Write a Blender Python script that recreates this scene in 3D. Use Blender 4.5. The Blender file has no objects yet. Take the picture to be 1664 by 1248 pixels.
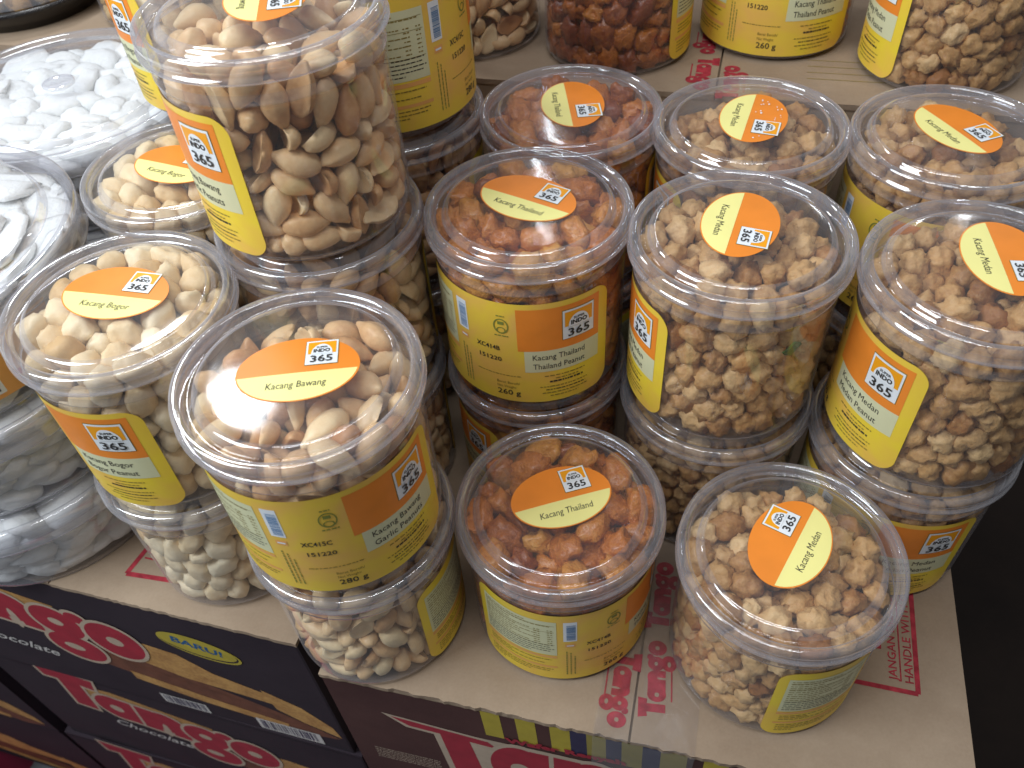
import bpy, math, random
import numpy as np
from mathutils import Matrix, Vector, noise as mnoise

random.seed(7)
rng = np.random.default_rng(11)
SC = bpy.context.scene
COL = SC.collection
U = 0.05                      # one jar-lid radius in metres
Z0 = -8.50                    # top of the front cartons, seen from the camera (in lid radii)
FLOOR = Z0 - 12.2
def W(x, y, z):               # lid radii relative to the camera -> world metres (floor at 0)
    return Vector((x * U, y * U, (z - FLOOR) * U))

# ------------------------------------------------------------------ camera
F_PX, PITCH, ROLL = 1364.3, math.radians(46.90), math.radians(-4.79)
cam_d = bpy.data.cameras.new('camera'); cam = bpy.data.objects.new('camera', cam_d); COL.objects.link(cam)
fwd = Vector((0, math.cos(PITCH), -math.sin(PITCH))); upv = Vector((0, math.sin(PITCH), math.cos(PITCH))); rt = Vector((1, 0, 0))
cr_, sr_ = math.cos(ROLL), math.sin(ROLL)
R_ = rt * cr_ + upv * sr_; U_ = upv * cr_ - rt * sr_
m = Matrix.Identity(4)
for i in range(3):
    m[i][0] = R_[i]; m[i][1] = U_[i]; m[i][2] = -fwd[i]; m[i][3] = W(0, 0, 0)[i]
cam.matrix_world = m
cam_d.sensor_width = 36; cam_d.lens = F_PX / 1664 * 36; cam_d.clip_start = 0.01; cam_d.clip_end = 60
SC.camera = cam
cam_d.dof.use_dof = True; cam_d.dof.focus_distance = 8.0 * U; cam_d.dof.aperture_fstop = 14
# ------------------------------------------------------------------ light
world = bpy.data.worlds.new('World'); SC.world = world; world.use_nodes = True
bg = world.node_tree.nodes['Background']; bg.inputs[0].default_value = (0.93, 0.95, 1.0, 1); bg.inputs[1].default_value = 0.21
def area(name, pos, target, sx, sy, power, col):
    l = bpy.data.lights.new(name, 'AREA'); l.shape = 'RECTANGLE'; l.size = sx * U; l.size_y = sy * U; l.energy = power; l.color = col
    o = bpy.data.objects.new(name, l); COL.objects.link(o); o.location = W(*pos)
    o.rotation_euler = (W(*target) - W(*pos)).to_track_quat('-Z', 'Y').to_euler(); return o
area('window_light', (-15, 1.5, 7), (-3, 6.8, -5), 10, 9, 11.0, (0.86, 0.94, 1.0))
sk = area('skylight', (-8.7, 17.1, 9.2), (-1.5, 5.5, -5), 3.0, 2.6, 2.2, (0.95, 0.98, 1.0)); sk.data.shape = 'ELLIPSE'
def tube(p0, p1, w, power, down=(0, 6, -7)):
    a, b = W(*p0), W(*p1); x = (b - a).normalized(); mid = (a + b) / 2; z = (mid - W(*down)); z = (z - x * z.dot(x)).normalized(); y = z.cross(x)
    l = bpy.data.lights.new('ceiling_tube', 'AREA'); l.shape = 'RECTANGLE'; l.size = (b - a).length; l.size_y = w * U; l.energy = power; l.color = (0.96, 0.98, 1.0)
    o = bpy.data.objects.new('ceiling_tube', l); COL.objects.link(o)
    mm = Matrix.Identity(4)
    for i in range(3): mm[i][0] = x[i]; mm[i][1] = y[i]; mm[i][2] = z[i]; mm[i][3] = mid[i]
    o.matrix_world = mm; return o
tube((1.9, 26, 13), (3.1, 46, 13), 0.16, 1.3)
tube((-5.2, 21.4, 13), (-6.9, 26.6, 13), 0.16, 0.5)
tube((18.8, 34, 13), (20.0, 36.4, 13), 0.2, 0.4)
tube((21.0, 31, 13), (23.6, 35.8, 13), 0.35, 1.0)
tube((-12, 7, 24), (10, 9, 24), 1.8, 4.0)
tube((-8, -2, 15), (6, 0, 15), 0.9, 4.5)
SC.view_settings.view_transform = 'Standard'; SC.view_settings.look = 'None'
SC.view_settings.exposure = -0.16; SC.view_settings.gamma = 1; SC.view_settings.use_curve_mapping = False
SC.render.engine = 'CYCLES'
c = SC.cycles
c.max_bounces = 10; c.diffuse_bounces = 3; c.glossy_bounces = 3; c.transmission_bounces = 6; c.transparent_max_bounces = 40
c.caustics_reflective = False; c.caustics_refractive = False; c.use_denoising = True
c.sample_clamp_indirect = 4; c.use_adaptive_sampling = True; c.adaptive_threshold = 0.02

# ------------------------------------------------------------------ materials
MATS = {}
class NT:
    def __init__(s, name):
        s.m = bpy.data.materials.new(name); s.m.use_nodes = True; s.t = s.m.node_tree; s.t.nodes.clear(); MATS[name] = s.m
    def n(s, typ, **k):
        nd = s.t.nodes.new(typ)
        for a, v in k.items():
            if a.startswith('_'):
                setattr(nd, a[1:], v)
            else:
                key = a.replace('__', ' ')
                key = int(key[1:]) if key[0] == 'i' and key[1:].isdigit() else key
                if isinstance(v, bpy.types.NodeSocket): s.t.links.new(v, nd.inputs[key])
                else: nd.inputs[key].default_value = v
        return nd
    def out(s, sh): s.n('ShaderNodeOutputMaterial', Surface=sh); return s.m
def rgba(c): return (c[0], c[1], c[2], 1)
def ramp(t, fac, stops):
    r = t.n('ShaderNodeValToRGB', Fac=fac); e = r.color_ramp.elements
    while len(e) < len(stops): e.new(0.5)
    for i, (p, c) in enumerate(stops): e[i].position = p; e[i].color = rgba(c)
    return r.outputs[0]
def objcoord(t, sc=1.0):
    return t.n('ShaderNodeTexCoord').outputs['Object']

def mat_plastic(name, milky, base, grow, rough=0.05, tint=(0.97, 0.97, 0.98), bump=0.0, power=3.5):
    t = NT(name)
    lw = t.n('ShaderNodeLayerWeight', Blend=0.5).outputs['Facing']
    p = t.n('ShaderNodeMath', _operation='POWER', i0=lw, i1=power).outputs[0]
    f = t.n('ShaderNodeMath', _operation='MULTIPLY_ADD', i0=p, i1=grow, i2=base, _use_clamp=True).outputs[0]
    co = objcoord(t)
    nz = t.n('ShaderNodeTexNoise', Vector=co, Scale=90.0, Detail=3.0)
    bm = t.n('ShaderNodeBump', Strength=bump, Distance=0.001, Height=t.n('ShaderNodeTexNoise', Vector=co, Scale=45.0, Detail=1.0).outputs[0]).outputs[0]
    tr = t.n('ShaderNodeBsdfTransparent', Color=rgba(tint)).outputs[0]
    gl = t.n('ShaderNodeBsdfGlossy', Color=(1, 1, 1, 1), Roughness=rough, Normal=bm).outputs[0]
    a = t.n('ShaderNodeMixShader', Fac=f, i1=tr, i2=gl).outputs[0]
    df = t.n('ShaderNodeBsdfDiffuse', Color=(0.80, 0.80, 0.86, 1)).outputs[0]
    tl = t.n('ShaderNodeBsdfTranslucent', Color=(0.80, 0.80, 0.86, 1)).outputs[0]
    dd = t.n('ShaderNodeMixShader', Fac=0.4, i1=df, i2=tl).outputs[0]
    mf0 = t.n('ShaderNodeMath', _operation='MULTIPLY_ADD', i0=nz.outputs[0], i1=milky * 1.6, i2=milky * 0.2).outputs[0]
    mf = t.n('ShaderNodeMath', _operation='MULTIPLY_ADD', i0=p, i1=milky * 1.5, i2=mf0, _use_clamp=True).outputs[0]
    return t.out(t.n('ShaderNodeMixShader', Fac=mf, i1=a, i2=dd).outputs[0])
mat_plastic('clear_wall', 0.06, 0.055, 0.55, rough=0.08, bump=0.3)
mat_plastic('clear_panel', 0.06, 0.055, 0.55, rough=0.10, bump=0.35)
mat_plastic('clear_rim', 0.15, 0.15, 0.75, tint=(0.93, 0.93, 0.96), bump=0.2, power=2.2)
mat_plastic('clear_foot', 0.13, 0.10, 0.6, tint=(0.93, 0.93, 0.95), bump=0.2, power=2.5)
mat_plastic('clear_tape', 0.03, 0.10, 0.4, rough=0.12, bump=1.0)

def mat_simple(name, col, rough=0.5, spec=0.4, var=0.0, scale=300.0, bump=0.0):
    t = NT(name); co = objcoord(t)
    nz = t.n('ShaderNodeTexNoise', Vector=co, Scale=scale, Detail=4.0)
    a = tuple(max(0, v * (1 - var)) for v in col); b = tuple(min(1, v * (1 + var)) for v in col)
    cc = ramp(t, nz.outputs[0], [(0.3, a), (0.7, b)])
    bm = t.n('ShaderNodeBump', Strength=bump, Distance=0.0006, Height=nz.outputs[0]).outputs[0]
    return t.out(t.n('ShaderNodeBsdfPrincipled', **{'Base__Color': cc, 'Roughness': rough, 'Specular__IOR__Level': spec, 'Normal': bm}).outputs[0])
mat_simple('label_orange', (0.82, 0.25, 0.03), 0.38, 0.4, 0.06, 60)
mat_simple('label_cream', (0.66, 0.66, 0.42), 0.42, 0.4, 0.04, 60)
mat_simple('sticker_cream', (0.86, 0.80, 0.30), 0.42, 0.4, 0.03, 60)
mat_simple('label_white', (0.78, 0.82, 0.86), 0.42, 0.4, 0.02, 60)
mat_simple('logo_amber', (0.88, 0.36, 0.01), 0.4, 0.4, 0.02, 60)
mat_simple('label_red', (0.62, 0.10, 0.03), 0.4, 0.4, 0.02, 60)
mat_simple('label_peach', (0.80, 0.40, 0.12), 0.4, 0.4, 0.05, 60)
mat_simple('ink_dark', (0.035, 0.032, 0.03), 0.5, 0.3)
mat_simple('ink_fine', (0.26, 0.19, 0.04), 0.5, 0.3)
mat_simple('ink_green', (0.22, 0.24, 0.05), 0.5, 0.3)
mat_simple('ink_blue', (0.10, 0.22, 0.42), 0.5, 0.3)
def mat_yellow():
    t = NT('label_yellow'); co = objcoord(t)
    nz = t.n('ShaderNodeTexNoise', Vector=co, Scale=26.0, Detail=3.0, Distortion=0.6)
    cc = ramp(t, nz.outputs[0], [(0.36, (0.84, 0.64, 0.045)), (0.56, (0.83, 0.56, 0.07)), (0.76, (0.82, 0.45, 0.12))])
    return t.out(t.n('ShaderNodeBsdfPrincipled', **{'Base__Color': cc, 'Roughness': 0.4}).outputs[0])
mat_yellow()

def mat_nut(name, dark, mid, light, spot, rough, bump, nscale=260.0, spot_amt=0.60, sss=0.0, coat=0.0):
    t = NT(name); co = objcoord(t)
    at = t.n('ShaderNodeAttribute', _attribute_name='tint').outputs['Fac']
    n1 = t.n('ShaderNodeTexNoise', Vector=co, Scale=nscale, Detail=5.0, Roughness=0.6)
    n2 = t.n('ShaderNodeTexNoise', Vector=co, Scale=nscale * 2.8, Detail=3.0)
    s = t.n('ShaderNodeMath', _operation='MULTIPLY_ADD', i0=n1.outputs[0], i1=0.7, i2=-0.35).outputs[0]
    f = t.n('ShaderNodeMath', _operation='ADD', i0=at, i1=s, _use_clamp=True).outputs[0]
    c1 = ramp(t, f, [(0.05, dark), (0.45, mid), (0.95, light)])
    n3 = t.n('ShaderNodeTexNoise', Vector=co, Scale=nscale * 0.75, Detail=6.0, Roughness=0.7)
    sp = ramp(t, n3.outputs[0], [(spot_amt, (0, 0, 0)), (spot_amt + 0.12, (1, 1, 1))])
    mx = t.n('ShaderNodeMix', _data_type='RGBA', _blend_type='MIX', Factor=sp, A=c1, B=rgba(spot)) if False else None
    mixn = t.t.nodes.new('ShaderNodeMixRGB'); t.t.links.new(sp, mixn.inputs[0]); t.t.links.new(c1, mixn.inputs[1]); mixn.inputs[2].default_value = rgba(spot)
    hh = t.n('ShaderNodeMath', _operation='MULTIPLY_ADD', i0=n2.outputs[0], i1=0.5, i2=n1.outputs[0]).outputs[0]
    bm = t.n('ShaderNodeBump', Strength=bump, Distance=0.0022, Height=hh).outputs[0]
    return t.out(t.n('ShaderNodeBsdfPrincipled', **{'Base__Color': mixn.outputs[0], 'Roughness': rough, 'Specular__IOR__Level': 0.35, 'Normal': bm,
        'Coat__Weight': coat, 'Coat__Roughness': 0.25, 'Subsurface__Weight': sss, 'Subsurface__Radius': (1, 1, 1), 'Subsurface__Scale': 0.008}).outputs[0])
mat_nut('nut_garlic', (0.50, 0.24, 0.095), (0.75, 0.47, 0.23), (0.88, 0.68, 0.40), (0.50, 0.24, 0.09), 0.38, 0.16, 190, 0.68, sss=0.15)
mat_nut('nut_bogor', (0.62, 0.40, 0.18), (0.80, 0.61, 0.36), (0.90, 0.77, 0.54), (0.60, 0.36, 0.15), 0.5, 0.25, 160, 0.68, sss=0.15)
mat_nut('nut_thai', (0.24, 0.045, 0.006), (0.56, 0.17, 0.018), (0.72, 0.34, 0.06), (0.16, 0.028, 0.005), 0.24, 0.8, 280, 0.62, coat=0.6)
mat_nut('nut_medan', (0.32, 0.125, 0.03), (0.56, 0.315, 0.115), (0.75, 0.51, 0.25), (0.42, 0.17, 0.04), 0.52, 0.45, 300, 0.62, coat=0.1)
mat_nut('cracker', (0.70, 0.71, 0.70), (0.82, 0.83, 0.82), (0.88, 0.88, 0.86), (0.74, 0.72, 0.64), 0.9, 0.5, 160, 0.66, sss=0.6)
mat_nut('snack_mix', (0.20, 0.10, 0.03), (0.45, 0.25, 0.08), (0.62, 0.48, 0.28), (0.08, 0.05, 0.02), 0.6, 0.7, 90, 0.55)
mat_nut('powder', (0.50, 0.33, 0.14), (0.62, 0.43, 0.20), (0.68, 0.50, 0.27), (0.50, 0.33, 0.15), 0.8, 0.6, 200, 0.6)
mat_simple('leaf_green', (0.07, 0.13, 0.02), 0.5, 0.3, 0.3)

def mat_card(name, a, b, worn=0.5):
    t = NT(name); co = objcoord(t)
    mp = t.n('ShaderNodeMapping', Vector=co, Scale=(1.0, 4.0, 1.0)).outputs[0]
    flute = t.n('ShaderNodeTexNoise', Vector=mp, Scale=26.0, Detail=4.0)
    n2 = t.n('ShaderNodeTexNoise', Vector=co, Scale=9.0, Detail=6.0, Roughness=0.65)
    n3 = t.n('ShaderNodeTexNoise', Vector=co, Scale=700.0, Detail=2.0)
    s = t.n('ShaderNodeMath', _operation='MULTIPLY_ADD', i0=flute.outputs[0], i1=0.12, i2=n2.outputs[0]).outputs[0]
    s2 = t.n('ShaderNodeMath', _operation='MULTIPLY_ADD', i0=n3.outputs[0], i1=0.18, i2=s).outputs[0]
    cc = ramp(t, s2, [(0.35, a), (0.75, b)])
    bm = t.n('ShaderNodeBump', Strength=0.35, Distance=0.001, Height=s2).outputs[0]
    return t.out(t.n('ShaderNodeBsdfPrincipled', **{'Base__Color': cc, 'Roughness': 0.75, 'Specular__IOR__Level': 0.2, 'Normal': bm}).outputs[0])
mat_card('cardboard', (0.26, 0.185, 0.125), (0.37, 0.28, 0.20))
mat_card('cardboard_edge', (0.16, 0.11, 0.075), (0.42, 0.31, 0.22))
mat_card('print_dark', (0.020, 0.013, 0.020), (0.034, 0.024, 0.032))
mat_card('print_brown', (0.045, 0.018, 0.018), (0.085, 0.038, 0.034))
mat_card('gap_shade', (0.010, 0.007, 0.006), (0.020, 0.013, 0.010))  # shade of the right-hand gap put into a near-black colour
mat_simple('print_red', (0.34, 0.018, 0.035), 0.55, 0.3, 0.12, 80)
mat_simple('print_stamp', (0.35, 0.035, 0.050), 0.8, 0.15, 0.3, 260)
mat_simple('print_outline', (0.46, 0.36, 0.27), 0.6, 0.3, 0.1, 80)
mat_simple('print_yellow', (0.42, 0.33, 0.04), 0.6, 0.3, 0.12, 80)
mat_simple('print_olive', (0.30, 0.24, 0.06), 0.6, 0.3, 0.12, 80)
mat_simple('print_navy', (0.035, 0.03, 0.075), 0.6, 0.3, 0.15, 80)
mat_simple('print_blue', (0.015, 0.09, 0.22), 0.6, 0.3, 0.1, 80)
mat_simple('print_pale', (0.55, 0.52, 0.50), 0.6, 0.3, 0.1, 80)
mat_simple('print_cocoa', (0.15, 0.055, 0.03), 0.6, 0.3, 0.25, 90)
def mat_wafer():
    t = NT('print_wafer'); co = objcoord(t)
    nz = t.n('ShaderNodeTexNoise', Vector=co, Scale=60.0, Detail=5.0)
    ck = t.n('ShaderNodeTexVoronoi', Vector=co, Scale=420.0)
    s = t.n('ShaderNodeMath', _operation='MULTIPLY_ADD', i0=ck.outputs['Distance'], i1=0.35, i2=nz.outputs[0]).outputs[0]
    cc = ramp(t, s, [(0.35, (0.30, 0.13, 0.035)), (0.85, (0.55, 0.30, 0.09))])
    return t.out(t.n('ShaderNodeBsdfPrincipled', **{'Base__Color': cc, 'Roughness': 0.6}).outputs[0])
mat_wafer()
mat_simple('pallet_pink', (0.42, 0.03, 0.09), 0.5, 0.4, 0.15, 30)
mat_simple('floor_grey', (0.20, 0.21, 0.22), 0.6, 0.3, 0.15, 12)
mat_simple('black_plastic', (0.015, 0.013, 0.013), 0.25, 0.5, 0.1)

# ------------------------------------------------------------------ mesh helpers
def mk(name, V, Fs, mats, midx=None, parent=None, loc=None, rotz=0.0, smooth=True, tint=None):
    """V (n,3) in lid radii, local; Fs list of index arrays ((m,3) or (m,4)) or list of lists"""
    me = bpy.data.meshes.new(name)
    V = np.asarray(V, np.float32) * U
    if isinstance(Fs, np.ndarray):
        k = Fs.shape[1]; n = len(Fs)
        me.vertices.add(len(V)); me.vertices.foreach_set('co', V.ravel())
        me.loops.add(n * k); me.loops.foreach_set('vertex_index', Fs.astype(np.int32).ravel())
        me.polygons.add(n); me.polygons.foreach_set('loop_start', np.arange(0, n * k, k, dtype=np.int32))
        try: me.polygons.foreach_set('loop_total', np.full(n, k, np.int32))
        except Exception: pass
        me.update(calc_edges=True)
    else:
        me.from_pydata([tuple(map(float, v)) for v in V], [], [list(map(int, f)) for f in Fs]); me.update()
    for mm in mats: me.materials.append(MATS[mm])
    if midx is not None: me.polygons.foreach_set('material_index', np.asarray(midx, np.int32))
    me.polygons.foreach_set('use_smooth', np.full(len(me.polygons), smooth))
    if tint is not None:
        a = me.attributes.new('tint', 'FLOAT', 'POINT'); a.data.foreach_set('value', np.asarray(tint, np.float32))
    me.update()
    o = bpy.data.objects.new(name, me); COL.objects.link(o)
    if parent is not None: o.parent = parent
    if loc is not None: o.location = loc
    o.rotation_euler = (0, 0, rotz)
    return o
def empty(name, loc, rotz=0.0):
    o = bpy.data.objects.new(name, None); COL.objects.link(o); o.location = loc; o.rotation_euler = (0, 0, rotz); o.empty_display_size = 0.01
    return o
def tag(o, label=None, cat=None, group=None, kind=None):
    if label: o['label'] = label
    if cat: o['category'] = cat
    if group: o['group'] = group
    if kind: o['kind'] = kind
    return o

def lathe(prof, seg=96):
    """prof list of (r,z,mat). open profile"""
    n = len(prof); a = np.linspace(0, 2 * np.pi, seg, endpoint=False)
    V = []; F = []; M = []
    for r, z, _ in prof: V.append(np.c_[r * np.cos(a), r * np.sin(a), np.full(seg, z)])
    V = np.concatenate(V)
    j = np.arange(seg); j2 = (j + 1) % seg
    for i in range(n - 1):
        F.append(np.c_[i * seg + j, i * seg + j2, (i + 1) * seg + j2, (i + 1) * seg + j]); M += [prof[i][2]] * seg
    return V, np.concatenate(F), M

class Batch:
    """collects multi-material polygons"""
    def __init__(s): s.V = []; s.F = []; s.M = []; s.n = 0; s.mats = []
    def mi(s, m):
        if m not in s.mats: s.mats.append(m)
        return s.mats.index(m)
    def add(s, V, F, mat):
        V = np.asarray(V, float); k = s.mi(mat)
        s.V.append(V)
        for f in F: s.F.append([int(i) + s.n for i in f]); s.M.append(k)
        s.n += len(V)
    def build(s, name, parent=None, loc=None, rotz=0.0, smooth=False):
        return mk(name, np.concatenate(s.V), s.F, s.mats, s.M, parent, loc, rotz, smooth)

_tc = {}
def text2d(txt, off=0.0, shear=0.0, font_res=2):
    key = (txt, off, shear)
    if key in _tc: return _tc[key]
    cu = bpy.data.curves.new('t', 'FONT'); cu.body = txt; cu.offset = off; cu.shear = shear; cu.resolution_u = font_res; cu.fill_mode = 'FRONT'
    o = bpy.data.objects.new('t', cu); COL.objects.link(o)
    dg = bpy.context.evaluated_depsgraph_get(); dg.update()
    me = o.evaluated_get(dg).to_mesh()
    V = np.array([v.co[:2] for v in me.vertices]).reshape(-1, 2); F = [tuple(p.vertices) for p in me.polygons]
    o.evaluated_get(dg).to_mesh_clear()
    bpy.data.objects.remove(o); bpy.data.curves.remove(cu)
    _tc[key] = (V, F); return V, F
def fit_text(txt, x0, x1, y, h=None, off=0.0, shear=0.0, bbox_from=None):
    """place text so it spans x0..x1 with its baseline at y; h = cap height (else proportional)"""
    V, F = text2d(txt, off, shear)
    B = text2d(txt, 0.0, shear)[0] if off else V
    mn = B[:, 0].min(); mx = B[:, 0].max(); s = (x1 - x0) / (mx - mn)
    sy = s if h is None else h / 0.73
    return np.c_[(V[:, 0] - mn) * s + x0, V[:, 1] * sy + y], F
def rect2d(x0, y0, x1, y1, nx=1, ny=1):
    xs = np.linspace(x0, x1, nx + 1); ys = np.linspace(y0, y1, ny + 1)
    V = np.array([(x, y) for y in ys for x in xs]); F = []
    for j in range(ny):
        for i in range(nx):
            a = j * (nx + 1) + i; F.append((a, a + 1, a + nx + 2, a + nx + 1))
    return V, F
def strip2d(xs, lo, hi):
    V = np.concatenate([np.c_[xs, lo], np.c_[xs, hi]]); n = len(xs)
    return V, [(i, i + 1, n + i + 1, n + i) for i in range(n - 1)]
def poly2d(pts): return np.array(pts, float), [tuple(range(len(pts)))]

# ------------------------------------------------------------------ logo used on labels and stickers
def logo(x0, y0, w, h, shear=0.0):
    """returns list of (V,F,mat,layer) in 2D; (x0,y0) lower left"""
    L = []
    def put(V, F, mat, lay):
        V = np.array(V, float); V = V.copy(); V[:, 0] += V[:, 1] * shear
        L.append((V * [w, h] + [x0, y0], F, mat, lay))
    put(*rect2d(-0.02, -0.02, 1.02, 1.02, 6, 1), 'ink_fine', 2)
    put(*rect2d(0, 0, 1, 1, 6, 1), 'label_white', 3)
    put(*rect2d(0.06, 0.44, 0.94, 0.94, 6, 1), 'logo_amber', 4)
    a = np.linspace(0, np.pi, 22)
    xs = 0.5 + 0.33 * np.cos(a[::-1]); put(*strip2d(xs, np.full(22, 0.42), 0.44 + 0.40 * np.sin(a[::-1])), 'label_white', 5)
    put(*fit_text('SUPER', 0.33, 0.67, 0.665, 0.075, 0.03), 'ink_dark', 6)
    put(*fit_text('INDO', 0.25, 0.75, 0.49, 0.14, 0.045), 'ink_dark', 6)
    put(*fit_text('365', 0.16, 0.84, 0.09, 0.28, 0.015), 'ink_dark', 6)
    return L

def dashes(x0, x1, y, h, seed):
    r = random.Random(seed); out = []; x = x0
    while x < x1:
        w = r.uniform(0.015, 0.055); e = min(x + w, x1)
        out.append(rect2d(x, y, e, y + h)); x = e + r.uniform(0.006, 0.014)
    return out
LAB_LEN = 2.56; LV0, LV1 = 0.09, 1.42
KIND_TXT = {'garlic': ('Kacang Bawang', 'Garlic Peanuts', 'Kacang Bawang', '280 g', 'XC415C'),
            'bogor': ('Kacang Bogor', 'Bogor Peanut', 'Kacang Bogor', '260 g', 'XC414B'),
            'thai': ('Kacang Thailand', 'Thailand Peanut', 'Kacang Thailand', '260 g', 'XC414B'),
            'medan': ('Kacang Medan', 'Medan Peanut', 'Kacang Medan', '260 g', 'XC411B')}
def label_elements(kind):
    a, b, _, wt, code = KIND_TXT[kind]
    E = []
    n = 90; xs = np.linspace(0, LAB_LEN, n); rc = 0.17
    xs = np.unique(np.concatenate([xs, rc * (1 - np.cos(np.linspace(0, np.pi / 2, 12))), LAB_LEN - rc * (1 - np.cos(np.linspace(0, np.pi / 2, 12)))]))
    e = np.minimum(xs, LAB_LEN - xs); d = np.where(e < rc, rc - np.sqrt(np.maximum(rc ** 2 - (rc - e) ** 2, 0)), 0)
    E.append((*strip2d(xs, LV0 + d, LV1 - d), 'label_yellow', 0))
    E.append((*rect2d(1.60, 0.82, 2.44, 1.355, 22, 1), 'label_orange', 1))
    E.append((*rect2d(1.66, 0.53, 2.44, 0.82, 20, 1), 'label_cream', 1))
    E += logo(2.04, 0.93, 0.33, 0.36)
    E.append((*fit_text(a, 1.74, 2.27, 0.70, 0.075), 'ink_dark', 2))
    E.append((*fit_text(b, 1.74, 2.27, 0.575, 0.075), 'ink_dark', 2))
    # small print under the cream band
    for i, (w0, w1) in enumerate([(1.85, 2.28), (1.96, 2.2), (1.9, 2.25), (1.8, 2.3), (1.86, 2.28), (1.82, 2.3), (1.9, 2.2)]):
        for q in dashes(w0, w1, 0.46 - i * 0.045 - (0.02 if i > 2 else 0), 0.022 if i == 2 else 0.012, 5 + i): E.append((*q, 'ink_dark' if i in (2, 4) else 'ink_fine', 2))
    for q in dashes(1.15, 1.62, 0.46, 0.010, 77): E.append((*q, 'ink_fine', 2))
    E.append((*fit_text('Berat Bersih/', 1.36, 1.60, 0.345, 0.036), 'ink_fine', 2))
    E.append((*fit_text('Net Weight:', 1.36, 1.56, 0.285, 0.036), 'ink_fine', 2))
    E.append((*fit_text(wt, 1.36, 1.60, 0.185, 0.075, 0.008), 'ink_dark', 2))
    E.append((*fit_text(code, 1.17, 1.42, 0.80, 0.062, 0.012), 'ink_dark', 2))
    E.append((*fit_text('151220', 1.19, 1.43, 0.655, 0.058, 0.012), 'ink_dark', 2))
    # recycling jar mark
    def ring(cx, cy, rx, ry, w):
        t_ = np.linspace(0, 2 * np.pi, 25)
        V = np.concatenate([np.c_[cx + rx * np.cos(t_), cy + ry * np.sin(t_)], np.c_[cx + (rx - w) * np.cos(t_), cy + (ry - w) * np.sin(t_)]])
        return V, [(i, i + 1, 25 + i + 1, 25 + i) for i in range(24)]
    E.append((*ring(1.45, 1.13, 0.075, 0.095, 0.012), 'ink_green', 2)); E.append((*ring(1.45, 1.08, 0.045, 0.04, 0.010), 'ink_green', 2))
    E.append((*rect2d(1.42, 1.15, 1.48, 1.19), 'ink_green', 2))
    E.append((*fit_text('TETAP', 1.41, 1.49, 1.245, 0.022), 'ink_green', 2)) if False else None
    for q in dashes(1.38, 1.52, 1.0, 0.014, 3): E.append((*q, 'ink_green', 2))
    for q in dashes(1.41, 1.49, 1.25, 0.014, 4): E.append((*q, 'ink_green', 2))
    # nutrition table
    E.append((*rect2d(0.09, 0.62, 0.88, 1.30, 22, 1), 'label_cream', 1))
    for i in range(15):
        y = 1.25 - i * 0.042
        wid = [0.45, 0.7, 0.3, 0.5, 0.35, 0.55, 0.4, 0.6, 0.3, 0.5, 0.72, 0.7, 0.74, 0.7, 0.5][i]
        for q in dashes(0.12, 0.12 + wid, y, 0.011, 100 + i): E.append((*q, 'ink_dark' if i > 9 else 'ink_fine', 2))
        if 2 < i < 10:
            for q in dashes(0.66, 0.72, y, 0.012, 200 + i): E.append((*q, 'ink_fine', 2))
            for q in dashes(0.79, 0.84, y, 0.012, 300 + i): E.append((*q, 'ink_fine', 2))
    for y in (1.222, 1.10, 0.84): E.append((*rect2d(0.11, y, 0.86, y + 0.004, 16, 1), 'ink_fine', 2))
    E.append((*rect2d(0.09, 0.555, 0.88, 0.60, 22, 1), 'label_peach', 1)); E.append((*rect2d(0.09, 0.34, 0.88, 0.375, 22, 1), 'label_peach', 1))
    for i, y in enumerate((0.51, 0.47, 0.43, 0.30, 0.26, 0.22, 0.18)):
        for q in dashes(0.13, [0.82, 0.4, 0.75, 0.84, 0.8, 0.6, 0.3][i], y, 0.012, 400 + i): E.append((*q, 'ink_fine', 2))
    # barcode and side text
    E.append((*rect2d(0.945, 0.92, 1.075, 1.30, 4, 1), 'label_white', 1))
    r = random.Random(9); y = 0.95
    while y < 1.25:
        h = r.choice([0.004, 0.007, 0.012]); E.append((*rect2d(0.975, y, 1.062, y + h, 3, 1), 'ink_blue', 2)); y += h + r.choice([0.005, 0.008])
    E.append((*rect2d(0.96, 0.80, 1.06, 0.87, 3, 1), 'label_peach', 1)); E.append((*rect2d(0.975, 0.825, 1.045, 0.845, 2, 1), 'label_white', 2))
    for k, x in enumerate((0.97, 1.01, 1.05)):
        y = 0.2; rr = random.Random(20 + k)
        while y < (0.72, 0.68, 0.6)[k]:
            h = rr.uniform(0.015, 0.05); E.append((*rect2d(x, y, x + 0.011, y + h), 'ink_green', 2)); y += h + 0.01
    return [e for e in E if e]
RB = 0.94
_lab = {}
def label_mesh(kind):
    if kind in _lab: return _lab[kind]
    B = Batch()
    for V, F, mat, lay in label_elements(kind):
        r = RB + 0.006 + 0.0022 * lay; a = V[:, 0] / RB
        B.add(np.c_[r * np.cos(a), r * np.sin(a), V[:, 1]], F, mat)
    _lab[kind] = B; return B

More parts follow.
